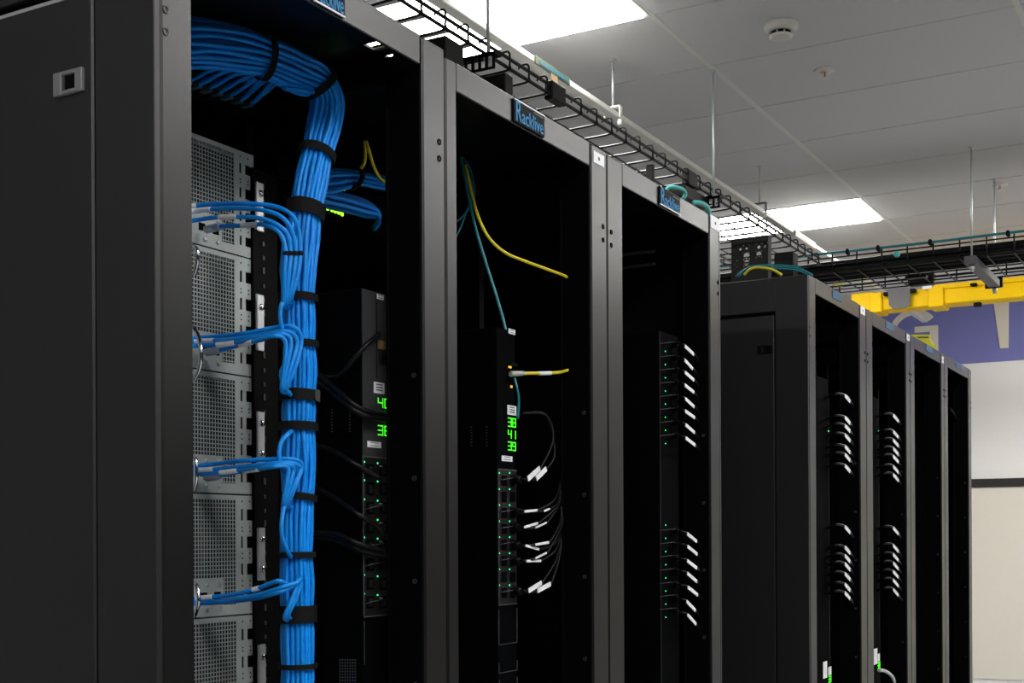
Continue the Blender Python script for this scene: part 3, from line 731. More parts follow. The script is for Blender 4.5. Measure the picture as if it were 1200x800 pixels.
part('lit_front', MB().box((xa+.0008, y1-.0006, U(430,534,y=y1).z), (xb, y1+.0005, U(424,337,y=y1).z-.001)), 'pdu_grey', t)  # light on the front face painted as grey over the black body
sticker(t, (437.5,447), (450,462), y1, 3)
sticker(t, (430,516.5), (446,525), y1, 2)
sticker(t, (441,344), (449,352), y1, 2)
part('groove', MB().box((U(440.5,400,y=y1).x, y1-.0008, U(440,443,y=y1).z), (U(441.3,400,y=y1).x, y1+.0004, U(440,344,y=y1).z)), 'gap', t)
part('connector', px_box((443,413),(449,427), y1, .006), 'sock', t); part('jack', px_box((442.5,399),(449,410), y1, .006), 'orange', t, 'brass coloured jack')
for txt, a, b in (('40',466,477.5), ('41',484,494), ('38',498,510)):
    digits(txt, U(441.5,a,y=y1).x, U(457,a,y=y1).x, U(445,b,y=y1).z, U(445,a,y=y1).z, y1, t)
for k, py in enumerate((541,562.5,585,607.5,629.5,651.5,673.5,695.5)):
    for c_, px in enumerate((427, 442.5)):
        if (k, c_) in ((3,0),(5,0),(5,1)): continue
        e = U(px, py+c_*1.5, y=y1-.001)
        part('led', MB().bbox(e-Vector((.0013,.0008,.0013)), e+Vector((.0013,.0008,.0013)), .0005), 'led', t)
    for c_, px in enumerate((434, 449)):
        e = U(px, py+10, y=y1-.002)
        part('outlet', MB().bbox(e-Vector((.009,.001,.009)), e+Vector((.009,.001,.009)), .003), 'pdu', t)
        part('outlet_hole', MB().box(e-Vector((.005,.0015,.006)), e+Vector((.005,.0012,.006))), 'sock', t)
    if k in (0, 2, 3, 4, 7):
        e = U(446, py+5, y=y1-.003); part('clip', MB().box(e-Vector((.002,.001,.0011)), e+Vector((.003,.001,.0011))), 'bright', t)
    if k in (2, 4, 5, 7):
        part('retainer', MB().tube([U(427,py+12,y=y1-.001), U(437,py+9,y=y1-.012), U(449,py+7,y=y1-.004)], .0008, 4), 'edge', t)
vx = MB()
for r_ in range(9):
    for c_ in range(7):
        q_ = U(398.5+c_*3, 773+r_*3.4, x=xa); vx.box((xa-.0006, q_.y-.0012, q_.z-.0012), (xa+.0002, q_.y+.0012, q_.z+.0012))
part('vent_holes', vx, 'edge', t, stuff=True)
for c_ in (389, 410):
    vd = MB()
    for r_ in range(8): q_ = U(c_, 480+r_*3.6, x=xa); vd.box((xa-.0006, q_.y-.001, q_.z-.001), (xa+.0002, q_.y+.001, q_.z+.001))
    part('vent_slots', vd, 'edge', t)
for pl, r_, lb in (([(366,430,1.24),(380,441,1.20),(398,440,1.16),(415,420,1.13),(430,403,1.118),(445,391,1.126)], .0036, 'black glossy cord rising to the jack of the first cabinet power strip'),
                   ([(366,432,1.22),(385,448,1.18),(405,466,1.14),(425,480,1.12),(452,486,1.12)], .0042, 'upper of two black cords crossing the green digits in the first cabinet'),
                   ([(366,440,1.22),(385,456,1.18),(405,473,1.14),(425,486,1.118),(452,492,1.118)], .0042, 'lower of two black cords crossing the green digits in the first cabinet'),
                   ([(366,520,1.22),(390,528,1.18),(415,543,1.14),(446,561,1.118)], .0038, 'black cord to the first outlets of the first cabinet power strip'),
                   ([(366,568,1.22),(395,585,1.17),(420,603,1.13),(440,615,1.118),(450,628,1.115)], .0042, 'black cord sagging to the middle outlets of the first cabinet power strip'),
                   ([(366,628,1.22),(395,632,1.17),(420,643,1.13),(450,652,1.115)], .005, 'thicker black cord to the lower outlets of the first cabinet power strip'),
                   ([(366,624,1.21),(395,626,1.16),(420,637,1.125),(450,646,1.112)], .004, 'black cord lying on the thicker cord in the first cabinet')):
    one('power_cable', MB().tube(path(pl), r_, 8), 'cord', lb, 'cord')
# --- tagged cords
def cord(pl, r, label, grp, tags=(), tag_w=None, plug=True):
    pts = path(pl, 6)
    o = one('power_cable', MB().tube(pts, r, 6), 'cord', label, 'cord', grp)
    for a, b, d, hw in tags:
        p, q_ = U(a[0], a[1], y=d), U(b[0], b[1], y=d)
        ax = (q_-p).normalized(); up = ax.cross(Vector((0,1,0))).normalized()
        pr = MB().prism([p+up*hw, q_+up*hw, q_-up*hw, p-up*hw], Vector((0,.0016,0)))
        part('cord_tag', pr, 'white', o, 'white wrap label')
    if plug:
        d = (pts[1]-pts[0]).normalized()
        part('plug', MB().tube([pts[0]-d*.004, pts[0]+d*.014, pts[0]+d*.02], [.0075,.0065,.004], 8), 'cord', o)
    return o
# --- second cabinet
y2 = 1.145
xa, xb = U(583.3, 600, y=y2).x, U(604.8, 600, y=y2).x
t = pdu('black power strip in the second cabinet with three green two digit readouts', xa, xb, y2, U(583, 383, y=y2).z, depth=.2)
part('outlet_block', MB().box((xa+.001, y2-.0008, U(590,708,y=y2).z), (xb, y2+.0005, U(590,551,y=y2).z)), 'sock', t)
part('outlet_frame', MB().box((xa, y2-.002, U(590,708,y=y2).z), (xa+.001, y2, U(590,551,y=y2).z)).box((xa, y2-.002, U(590,551,y=y2).z), (xb, y2, U(590,549.3,y=y2).z)).box((xa, y2-.002, U(590,709,y=y2).z), (xb, y2, U(590,707.7,y=y2).z)), 'edge', t)
for a, b in ((714,755),(776,788),(796,860)):
    z1_, z0_ = U(590,a,y=y2).z, U(590,b,y=y2).z
    part('module_frame', MB().box((xa, y2-.0015, z0_), (xa+.001, y2, z1_)).box((xb-.001, y2-.0015, z0_), (xb, y2, z1_)).box((xa, y2-.0015, z0_), (xb, y2, z0_+.001)), 'edge', t)
sticker(t, (595.7,384.5), (603.3,392.5), y2, 2); sticker(t, (594.3,474.3), (604.6,487), y2, 3); sticker(t, (587.8,533.5), (600,541), y2, 2)
for txt, a, b in (('38',489.5,500.5), ('41',504,514), ('39',517.5,528)):
    digits(txt, U(594.6,a,y=y2).x, U(604.6,a,y=y2).x, U(600,b,y=y2).z, U(600,a,y=y2).z, y2, t)
part('amber_light', px_box((595.6,428.5),(598.4,431.5), y2, .002), 'amber', t, 'amber indicator'); part('amber_light', px_box((598,451.5),(599.6,454.5), y2, .002), 'amber', t, 'amber indicator')
part('jack', px_box((597,424),(605,430), y2, .003), 'rail', t); part('jack', px_box((597,435),(605,441), y2, .003), 'gap', t)
for k, py in enumerate((554,573,591.6,610.5,629.2,648,666.8,685.5)):
    for px in (585.2, 597.2):
        e = U(px, py, y=y2-.001); part('led', MB().bbox(e-Vector((.0015,.0008,.0014)), e+Vector((.0015,.0008,.0014)), .0005), 'led', t)
    for px in (591, 601):
        e = U(px, py+9, y=y2-.002); part('outlet', MB().bbox(e-Vector((.0085,.001,.009)), e+Vector((.0085,.001,.009)), .003), 'pdu', t)
    if k in (0,2,3,4,5,7):
        part('retainer', MB().tube([U(585,py+8.5,y=y2-.001), U(594,py+7,y=y2-.012), U(605,py+5,y=y2-.003)], .0007, 4), 'edge', t)
        e = U(604.5, py+5, y=y2-.004); part('clip', MB().box(e-Vector((.0013,.001,.001)), e+Vector((.0013,.001,.001))), 'bright', t)
for c_ in (552.5, 570.5):
    vd = MB()
    for r_ in range(7): q_ = U(c_, 500+r_*3.6, x=xa); vd.box((xa-.0006, q_.y-.0015, q_.z-.001), (xa+.0002, q_.y+.0015, q_.z+.001))
    part('vent_slots', vd, 'edge', t)
c2 = [((605,560),(619,561),(633,548.5),(648,515),1,.0048),((605,563),(629,560.5),(640.5,549),(650,530),1,.0048),
      ((605,598),(615,599),(630,597.5),(650,585),0,.0022),((605,600),(638,598.5),(644.5,596),(654,588),0,.0018),
      ((605,616),(615,617.5),(630.5,612.8),(650,595),0,.0022),((605,619),(628,618),(641,612),(655,590),0,.0016),
      ((605,637),(616.5,639),(632,643.5),(652,635),0,.0022),((605,640),(628,638),(643.5,635.2),(657,610),0,.0022),
      ((605,655),(617.5,657.2),(634,656.8),(652,643),0,.0022),((605,658),(628,654),(641,647.5),(658,615),0,.0016),
      ((605,691),(620,692),(635,682.5),(652,655),0,.0042),((605,694),(630.5,692),(645.5,684),(656,650),0,.0042)]
for k, (s_, a, b, e, arch, hw) in enumerate(c2):
    mx = ((a[0]+b[0])/2, (a[1]+b[1])/2)
    D_ = y2-.03-.006*(k % 2)
    tail = [(e[0], e[1], 1.11), (657 if not arch else 640, (e[1]-25) if not arch else 487, 1.12), (659 if not arch else 612, (e[1]-45) if not arch else 484, 1.14)]
    cord([(s_[0]-4, s_[1], y2), ((s_[0]+a[0])/2, (s_[1]+a[1])/2+.5, D_+.008), (a[0], a[1], D_), (mx[0], mx[1], D_), (b[0], b[1], D_+.001)] + tail, .0025, ORD[k]+' of the white tagged black cords at the second cabinet power strip', 'tagged cords of the second cabinet', [(a, b, D_-.0045, hw)])
# yellow and teal fibres of the second cabinet
y_ = one('fibre_cable', MB().tube(path([(545.5,193,1.24),(549.5,212,1.23),(554,232,1.22),(562,258,1.20),(574,280,1.18),(592,296,1.16),(614,305.5,1.14),(640,315,1.12),(665,325,1.10),(680,339,1.10),(684,360,1.125),(685,385,1.13),(684,405,1.125),(679,424,1.10),(664,434,1.10),(645,437,1.11),(622,437.2,1.12),(600,438,1.138)], 8), .0030, 8), 'yellow', 'bright yellow cable curving through the second cabinet to its power strip', 'cable')
part('label_sleeve', MB().tube(path([(631,437.3,1.116),(638,437.3,1.113),(645.5,437,1.11)], 4), .0037, 8), 'white', y_, 'white label sleeve')
part('plug', MB().tube(path([(598,438,1.138),(606,437.6,1.132),(615,437.2,1.126)], 2), [.0052,.0052,.0052,.0050,.0042], 6), 'plug', y_, 'clear plug on yellow cable')
for pl, r_, lb in (([(540,185,1.26),(544,205,1.25),(550,235,1.24),(558,270,1.22),(570,310,1.20),(582,348,1.18),(590,376,1.165),(593,390,1.16)], .0030, 'long teal cable hanging down to the top of the second power strip'),
                   ([(603,443,1.135),(606,455,1.13),(608,468,1.132),(607,490,1.14)], .0022, 'short teal cable below the yellow plug in the second cabinet'),
                   ([(545,188,1.265),(551,210,1.255),(554,225,1.25),(551,240,1.25),(545,250,1.255),(537,258,1.26),(520,266,1.27)], .0022, 'upper thin teal cable bending left in the second cabinet'),
                   ([(550,240,1.25),(545,252,1.255),(539,268,1.262),(530,285,1.27)], .0020, 'lower thin teal cable bending left in the second cabinet'),
                   ([(542,184,1.27),(550,196,1.262),(555,214,1.256),(556,230,1.252),(552,244,1.252)], .0020, 'thin teal cable looping beside the yellow cable top')):
    one('fibre_cable', MB().tube(path(pl), r_, 8), 'teal', lb, 'cable')
# --- third cabinet
y3 = 1.098
xa, xb = U(773.5, 560, y=y3).x, U(795.5, 560, y=y3).x
t = pdu('black power strip in the third cabinet with one column of green lights', xa, xb, y3, U(775, 388, y=y3).z)
part('edge_line', MB().box((xa, y3-.0012, .3), (xa+.0008, y3, U(775, 388, y=y3).z)), 'pdu_grey', t)
ledy = [411.5,427,442.5,458,473.3,488.7,504,519.5,615,630.5,646,661.5,677,692.3,707.6,723]
for k, py in enumerate(ledy):
    e = U(779.7+.002*(py-411), py, y=y3-.001); part('led', MB().bbox(e-Vector((.0014,.0008,.0013)), e+Vector((.0014,.0008,.0013)), .0005), 'led', t)
    dy = -8 if k < 8 else 7.5
    if k == 15: continue
    part('retainer', MB().tube([U(773,py+dy-1,y=y3-.001), U(785,py+dy-2.5,y=y3-.012), U(795,py+dy-3,y=y3-.004)], .0007, 4), 'edge', t)
    e = U(788, py+(0 if k < 8 else 8), y=y3-.002); part('outlet', MB().bbox(e-Vector((.008,.001,.008)), e+Vector((.008,.001,.008)), .003), 'pdu', t)
up = [(803.2,405.3,813.3,415.2),(802.7,421.5,812,432),(803.2,436,813.5,445.3),(803.2,451,813.5,459.6),(803.5,467,813.8,476.6),(803.5,481.5,814.5,489.3),(803.8,497.5,814.3,506.8),(804,513,815,521.5)]
lo = [(805.8,625.2,816.8,634.3),(806.2,640,817.3,649.3),(805.8,656.8,817,665.6),(805.8,671.5,816.8,681.2),(806.5,687.8,818,697),(805.2,704.4,815.2,715.2),(806.2,720.2,816,731)]
for nm, lst in (('upper', up), ('lower', lo)):
    for k, (a, b, c_, d) in enumerate(lst):
        D_ = y3-.035
        cord([(791, b-3, y3), (797, b-3, D_+.012), (a, b, D_), (c_, d, D_+.002), (c_+6, d+12, D_+.02), (c_+8, d+34, D_+.03), (c_+6, d+60, D_+.045)], .0026, ORD[k]+' white tagged black cord of the '+nm+' set in the third cabinet', nm+' tagged cords of the third cabinet', [((a, b), (c_, d), D_-.0045, .0037)])
# --- far row
for cabn, xs_, tags_, stk, nm in ((p4, (957.5, 971.5), [466,491.5,501,512,525.5,535,548,619.5,643.5,653.5,663,674.5,687,697], ((964.5,775.5,969,793.5),(970.5,781.5,974,790),(970.5,791,974,806)), 'first'),
                                  (p5, (1024, 1030), [489,508,518,528,537,549,558.5,621,641.5,652,662,672,682,693], ((1023.2,760.5,1028,777.5),(1028.6,766,1031,774),(1028,775,1031.5,800)), 'second')):
    yy = 1.10
    xa, xb = U(xs_[0], 600, y=yy).x, U(xs_[1], 600, y=yy).x
    t = pdu('black power strip in the '+nm+' cabinet of the far row, looped white tagged cords', xa, xb, yy, U(xs_[0], 440 if nm == 'first' else 465, y=yy).z)
    part('edge_line', MB().box((xb-.0015, yy-.0012, .2), (xb, yy, U(xs_[0], 455, y=yy).z)), 'pdu_grey', t)
    for k, a in enumerate(stk):
        if k == 2: digits('38', U(a[0],a[1],y=yy).x, U(a[2],a[1],y=yy).x, U(a[0],a[1]+9,y=yy).z, U(a[0],a[1]+1,y=yy).z, yy, t)
        else: part('sticker', px_box((a[0],a[1]),(a[2],a[3]), yy), 'white', t, 'white sticker')
    for k, py in enumerate(tags_):
        xe = xs_[1]
        L = 24 if nm == 'first' else 22
        q_ = [(xe-2, py-1, yy), (xe+5, py-4, yy-.03), (xe+12, py-5, yy-.045), (xe+L-4, py-2, yy-.05), (xe+L, py+3, yy-.045), (xe+L+5, py+14, yy-.02), (xe+L+6, py+30, yy)]
        cord(q_, .0042, ORD[k]+' looped black cord with white tag in the '+nm+' cabinet of the far row', 'looped cords of the far row, '+nm+' cabinet', [((xe+L-5, py-2.5), (xe+L+1, py+4.5), yy-.056, .0055)], plug=False)
    # small indicator
    e = U(xs_[1]-.5, 505, y=yy-.001); part('led', MB().box(e-Vector((.002,.001,.002)), e+Vector((.002,.001,.002))), 'led', t)
one('power_cable', MB().tube(path([(1030,785,1.06),(1037,786,1.06),(1045,792,1.06),(1048,802,1.06),(1045,830,1.07)]), .006, 8), 'bright', 'pale grey cord looping at the bottom of the far row second cabinet', 'cord')
one('power_cable', MB().tube(path([(1113,478,1.10),(1120,490,1.10),(1128,510,1.10),(1131,530,1.11),(1131,560,1.13)]), .006, 8), 'cord', 'thick dark cord arching inside the last cabinet of the far row', 'cord')

# ================================================================ overhead: wire tray along the row
TZ = EYE+1.45; TY0, TY1 = 1.985, 2.42; TX0, TX1 = 0.6, 6.85
t = thing('cable_tray', 'black wire cable tray hanging along the row behind the cabinet tops', 'cable tray', ((TX0+TX1)/2, TY0, TZ))
WR = .0034
for y, z in ((TY0, TZ+.004), (TY0, TZ+.034), (TY1, TZ+.004), (TY1, TZ+.034)):
    part('side_wire', MB().tube([(TX0, y, z), (TX1, y, z)], WR+.0026, 6), 'wire', t)
for k in range(3):
    y = TY0+(k+1)*(TY1-TY0)/4
    part('bottom_wire', MB().tube([(TX0, y, TZ), (TX1, y, TZ)], WR, 6), 'wire', t)
nw = 50
pitch = (TX1-TX0-.08)/nw
cw = MB().tube(smooth([(0, -.004, .05), (0, -.004, .012), (0, .012, -.003), (0, (TY1-TY0)/2, -.004), (0, TY1-TY0-.012, -.003), (0, TY1-TY0+.004, .012), (0, TY1-TY0+.004, .05)], 3), WR, 6)
# the rounded hook on top of the near wall
cw.tube(smooth([(0, -.004, .048), (0, .004, .056), (.0, .026, .054), (.0, .034, .045)], 3), WR, 6)
cwm = cw.mesh('cross_wire', M['wire'])
rgm = MB().bbox((0, .004, 0), (.026, TY1-TY0-.004, .003), .0008).mesh('stripe', M['stripe'])  # flat pale stripe laid beside each cross wire
for k in range(nw+1):
    x = TX0+.04+k*pitch
    o = bpy.data.objects.new('cross_wire', cwm); COL.objects.link(o); o.parent = t; o.location = Vector((x, TY0, TZ))-t.location
    if k % 1 == 0:
        o = bpy.data.objects.new('stripe', rgm); COL.objects.link(o); o.parent = t; o.location = Vector((x+.008, TY0, TZ+.001))-t.location; 
        if k == 0: o['label'] = 'pale flat rung'
# splice clips on the tray
for px, py, lb in ((655, 112, 'clip of the tray right above the second cabinet name plate'), (812, 212, 'clip of the tray above the third cabinet')):
    q = U(px, py, y=TY0-.01)
    part('splice_clip', MB().bbox((q.x-.05, TY0-.012, TZ-.012), (q.x+.05, TY0+.02, TZ+.05), .004), 'wire', t, 'black splice clip')
# trapeze brackets with rods
def rod(x, y, ztop, zbot, label, grp=None, nut=True):
    t_ = thing('threaded_rod', label, 'rod', (x, y, ztop), grp)
    part('rod', MB().tube([(x, y, zbot), (x, y, ztop)], .0052, 8), 'rod', t_)
    part('ceiling_plate', MB().lathe((x, y, ztop-.006), (0,0,1), [(.016,0),(.016,.0058)], 12), 'rod', t_)
    if nut: part('nut', MB().lathe((x, y, zbot-.028), (0,0,1), [(.010,0),(.010,.014),(.014,.014),(.014,.03)], 6), 'rod', t_)
    return t_
r1, r2 = 3.32, U(834, 225, y=1.974).x
rod(r1, 1.965, CEIL, TZ-.01, 'zinc rod from the large ceiling light to the slotted tray bracket')
rod(r2, 1.965, CEIL, TZ-.01, 'long zinc rod holding the tray above the third cabinet')
for k, x in enumerate((1.46, r1, r2)):
    b_ = thing('tray_bracket', ['slotted black tray bracket above the first cabinet, out of frame', 'slotted black tray bracket above the second cabinet', 'black tray bracket above the third cabinet'][k], 'bracket', (x, 2.2, TZ-.03))
    mb = MB(); y0, y1_ = 1.93, 2.46; zz0, zz1 = TZ-.062, TZ-.010
    mb.box((x-.02, y0, zz1-.007), (x+.02, y1_, zz1)).box((x-.02, y0, zz0), (x-.017, y1_, zz0+.008)).box((x-.02, y0, zz1-.012), (x-.017, y1_, zz1))
    y = y0
    while y < y1_-.01:
        mb.box((x-.02, y, zz0), (x-.017, y+.010, zz1)); y += .024
    part('strut', mb, 'wire', b_)
# junction boxes hanging under the tray
def jbox(px, pyt, drop, deep, label, holes=True, wid=.045):
    q = U(px, pyt, y=TY0)
    x = q.x; zt = TZ-.014; z0 = zt-drop
    b_ = thing('junction_box', label, 'box', (x, TY0+deep/2, z0))
    part('box_body', MB().bbox((x, TY0, z0), (x+wid, TY0+deep, zt), .003), 'wire', b_)
    if holes:
        for f, g_, r_ in ((.22,.72,.011),(.42,.60,.016),(.44,.42,.014),(.62,.72,.008),(.70,.50,.016),(.86,.70,.006),(.2,.35,.007)):
            part('knockout', MB().lathe((x, TY0+deep*f, z0+drop*g_), (-1,0,0), [(r_,0),(r_,.001),(r_*.6,.0016)], 12), 'stripe' if r_ > .012 else 'edge', b_)
    return b_
jbox(522, 28, .16, .13, 'black box under the tray at the first cabinet corner', False, .10)
jbox(592, 80, .14, .17, 'black box under the tray beside the slotted bracket', False, .05)
jbox(765, 186, .13, .03, 'slim black bracket box under the tray above the third cabinet', False, .02)
jbox(803, 222, .05, .26, 'flat black box under the tray with teal cable loop', False, .25)
def punched(px, pyt, drop, deep, label, nj, nk, holes):
    q = U(px, pyt, y=TY0); x = q.x; zt = TZ-.014; z0 = zt-drop
    b_ = thing('junction_box', label, 'box', (x, TY0+deep/2, z0))
    mb = MB(); cy, cz = deep/nj, drop/nk
    for j in range(nj):
        for k in range(nk):
            ya, yb, za, zb_ = TY0+j*cy, TY0+(j+1)*cy, z0+k*cz, z0+(k+1)*cz
            rr = holes.get((j, k))
            if not rr: mb.box((x, ya, za), (x+.003, yb, zb_)); continue
            my, mz = (ya+yb)/2, (za+zb_)/2; n0 = len(mb.v); n = 16
            for xx in (x, x+.003):
                for i_ in range(n):
                    a = 2*math.pi*(i_+.5)/n; c_, s_ = math.cos(a), math.sin(a); f = 1/max(abs(c_), abs(s_))
                    mb.v.append((xx, my+c_*f*cy/2, mz+s_*f*cz/2)); mb.v.append((xx, my+c_*rr, mz+s_*rr))
            for i_ in range(n):
                i2 = (i_+1) % n; a0, a1, b0, b1 = n0+2*i_, n0+2*i2, n0+2*n+2*i_, n0+2*n+2*i2
                for f in ((a0, a0+1, a1+1, a1), (b0, b1, b1+1, b0+1), (a0+1, b0+1, b1+1, a1+1)): mb.f.append(f); mb.sm.append(False)
    part('punched_plate', mb, 'wire', b_)
    part('flange', MB().box((x+.003, TY0, zt-.003), (x+.05, TY0+deep, zt)).box((x+.003, TY0, z0), (x+.05, TY0+.003, zt)), 'wire', b_)
punched(900, 271, .205, .185, 'larger black punched plate with bright see-through holes under the tray end', 6, 6, {(0,4):.006,(1,4):.008,(3,4):.005,(1,3):.013,(3,3):.015,(3,2):.014,(4,4):.006,(5,2):.004})
jbox(929.5, 284, .15, .10, 'smaller black box beyond the one with bright knockouts', False, .08)
q = U(878, 322, y=2.1)
b_ = thing('rack_shelf', 'dim grey equipment shelf on the roof between boxes and far cabinet', 'shelf', (q.x, 2.2, TOP))
part('shelf_body', MB().bbox((p4['x0']+.03, 1.85, TOP-.001), (p4['x0']+.12, 2.1, TOP+.03), .004), 'flap', b_)
# teal loops
one('fibre_cable', MB().tube(smooth([U(780,226,y=1.93), U(783,220,y=1.92), U(791,219.5,y=1.90), U(800,222,y=1.89), U(803,227,y=1.89), U(801,232,y=1.90), U(795,236,y=1.92), U(790,244,y=1.95)], 6), .007, 8), 'teal2', 'bright teal cable loop above the third cabinet name plate', 'cable') if 'teal2' in M else None
M['teal2'] = mat('bright_teal_jacket', (0.10, 0.62, 0.60), 0.4)
one('fibre_cable', MB().tube(smooth([U(780,226,y=1.93), U(783,220,y=1.92), U(791,219.5,y=1.90), U(800,222,y=1.89), U(803,227,y=1.89), U(801,232,y=1.90), U(795,236,y=1.95), U(792,234,y=2.02)], 6), .0075, 8), 'teal2', 'bright teal cable loop above the third cabinet name plate', 'cable')
one('fibre_cable', MB().tube(smooth([U(812,238,y=1.97), U(816,237,y=1.96), U(824,239,y=1.95), U(829,243,y=1.95), U(831,250,y=1.96)], 6), .010, 8), 'teal2', 'short teal cable beside the tray rod above the third cabinet', 'cable')
# cables over the far row's roof
XR = p4['x0']+.05
def rp_(px, py): return U(px, py, x=XR)
one('fibre_cable', MB().tube(smooth([rp_(872,322), rp_(878,316), rp_(886,313.5), rp_(896,314), rp_(906,316.5), rp_(916,322)], 6), .004, 8), 'yellow', 'yellow cable arching over the roof edge of the far row', 'cable')
XR += .03
for k in range(3):
    XR += .05
    one('fibre_cable', MB().tube(smooth([rp_(866-2*k,324), rp_(874-2*k,315+k), rp_(884,311.5+1.5*k), rp_(900,310.5+2*k), rp_(918,311+2*k), rp_(935,313+2*k), rp_(952,322+k)], 6), .0022, 8), 'teal', ['highest','middle','lowest'][k]+' of three teal cables over the roof edge of the far row', 'cable')
# dark teal cable coil left of the knockout box
for k in range(4):
    XR = U(848, 290, y=2.26).x - .02*k
    one('fibre_cable', MB().tube(smooth([rp_(842+2*k,268), rp_(849+k,275), rp_(853-k,290), rp_(850,303), rp_(845+k,316)], 6), .008, 8), 'teal_d', ['first','second','third','fourth'][k]+' dark teal cable hanging left of the box with bright knockouts', 'cable') if 'teal_d' in M else None

# ---------------------------------------------------------------- busway
BZ = EYE+1.745
t = thing('busway', 'pale grey power busway beam hanging along the row under the ceiling', 'busway', (4.5, 2.285, BZ))
part('beam', MB().bbox((0.2, 2.262, BZ-.005), (10.9, 2.308, BZ+.018), .003), 'busway', t)
part('bottom_slot', MB().box((0.2, 2.281, BZ-.0065), (10.9, 2.289, BZ-.005)), 'gap2', t) if 'gap2' in M else None
for k, (px, py) in enumerate(((718, 70), (890, 195))):
    q = U(px, py, z=CEIL)
    r_ = rod(q.x, q.y, CEIL, BZ+.03, ['zinc rod holding the pale busway, left of the long tray rod', 'dark tipped zinc rod holding the busway near the far light'][k], nut=False)
    part('hanger_clamp', MB().bbox((q.x-.012, q.y-.038, BZ-.015), (q.x+.012, q.y-.031, BZ+.034), .002).bbox((q.x-.012, q.y+.031, BZ-.015), (q.x+.012, q.y+.038, BZ+.034), .002).box((q.x-.012, q.y-.038, BZ+.030), (q.x+.012, q.y+.038, BZ+.036)), 'plastic' if k == 0 else 'flap', r_, 'clamp round the busway')
    part('clamp_bolt', MB().lathe((q.x, q.y-.03, BZ-.045), (0,0,1), [(.008,0),(.011,.01),(.008,.025)], 8), 'stripe', r_)
# printed plates on the busway
q0, q1 = U(628, 73, y=2.254), U(668, 98, y=2.254)
tg = thing('warning_plate', 'small printed plate with teal bar and orange foot on the busway', 'sign', ((q0.x+q1.x)/2, 2.25, BZ))
part('plate', MB().bbox((q0.x, 2.254, BZ-.012), (q1.x, 2.2605, BZ+.018), .001), 'green', tg)
part('teal_bar', MB().box((q0.x+.1, 2.2445, BZ+.026), (q1.x-.04, 2.2455, BZ+.048)), 'tealp', tg, 'teal printed bar') if 'tealp' in M else None
M['tealp'] = mat('teal_print', (0.006, 0.08, 0.12), 0.6)
part('teal_bar', MB().box((q0.x+.03, 2.2522, BZ-.006), (q1.x-.02, 2.2537, BZ+.008)), 'tealp', tg, 'teal printed bar')
part('orange_foot', MB().bbox((q0.x+.12, 2.254, BZ-.048), (q1.x-.10, 2.2585, BZ-.011), .001), 'orange', tg, 'orange lower plate')
# black bits at the busway end
q = U(937, 276, y=2.255)
tg = thing('tap_box', 'small grey tap clip on the busway beside the far ceiling light', 'box', (q.x, 2.25, BZ))
part('clip', MB().bbox((q.x-.12, 2.24, BZ-.03), (q.x+.28, 2.254, BZ+.01), .003), 'busway', tg)

# ---------------------------------------------------------------- crossing tray
KX0, KX1 = 6.90, 7.52; KZ = EYE+1.418; KY0, KY1 = -1.6, 4.6
t = thing('cable_tray', 'black wire cable tray crossing the aisle beyond the far row', 'cable tray', ((KX0+KX1)/2, 1.2, KZ))
for k in range(7):
    x = KX0+(KX1-KX0)*k/6
    part('bottom_wire', MB().tube([(x, KY0, KZ), (x, KY1, KZ)], .004, 6), 'wire', t)
for x in (KX0, KX1):
    for z in (KZ+.035, KZ+.075):
        part('side_wire', MB().tube([(x, KY0, z), (x, KY1, z)], .004, 6), 'wire', t)
cw = MB().tube(smooth([(0,0,.095),(0,0,.02),(.015,0,0),(.31,0,-.002),(KX1-KX0-.015,0,0),(KX1-KX0,0,.02),(KX1-KX0,0,.095)], 3), .0045, 6).mesh('cross_wire', M['wire'])
for k in range(44):
    o = bpy.data.objects.new('cross_wire', cw); COL.objects.link(o); o.parent = t; o.location = Vector((KX0, KY0+.1+k*.132, KZ))-t.location
for k in range(12):
    x = KX0+.022+k*.028; z = KZ+.016+.005*(k % 2)
    pts = [(x+random.uniform(-.004,.004), KY0+.05+j*.6, z+random.uniform(0,.004)) for j in range(11)]
    one('network_cable', MB().tube(smooth(pts, 3), .012, 8), 'cord', ORD[k].replace('topmost','first')+' black cable from the near edge on the bottom of the crossing tray', 'cable', 'black cables in the crossing tray')
for k in range(6):
    x = KX0+.04+k*.05; z = KZ+.05
    pts = [(x+random.uniform(-.006,.006), KY0+.05+j*.6, z+random.uniform(0,.006)) for j in range(11)]
    one('network_cable', MB().tube(smooth(pts, 3), .014, 8), 'cord', ORD[k].replace('topmost','first')+' from the near edge of the black cables heaped atop in the crossing tray', 'cable', 'upper black cables in the crossing tray')
one('fibre_cable', MB().tube(smooth([(KX0-.014, KY0+.05+j*.5, KZ+.094+(.004 if j % 2 else 0)) for j in range(13)], 4), .007, 8), 'teal', 'teal cable along the near top edge of the crossing tray', 'cable')
for px, k in ((994,0),(1030,1),(1091,2),(1182,3)):
    q = U(px, 300, x=KX0)
    one('cable_tie', MB().bbox((KX0-.03, q.y-.009, KZ+.078), (KX0+.01, q.y+.009, KZ+.110), .006), 'velcro', ['leftmost','second','third','rightmost'][k]+' black tie on the teal cable of the crossing tray', 'strap', 'ties on the teal cable')
q = U(1051, 298, x=KX0-.01)
tg = t
part('cap', MB().lathe(q, (-1,0,0), [(.016,-.01),(.016,.012),(.010,.02),(.003,.022)], 14), 'teal2', tg, 'pale teal round end cap')
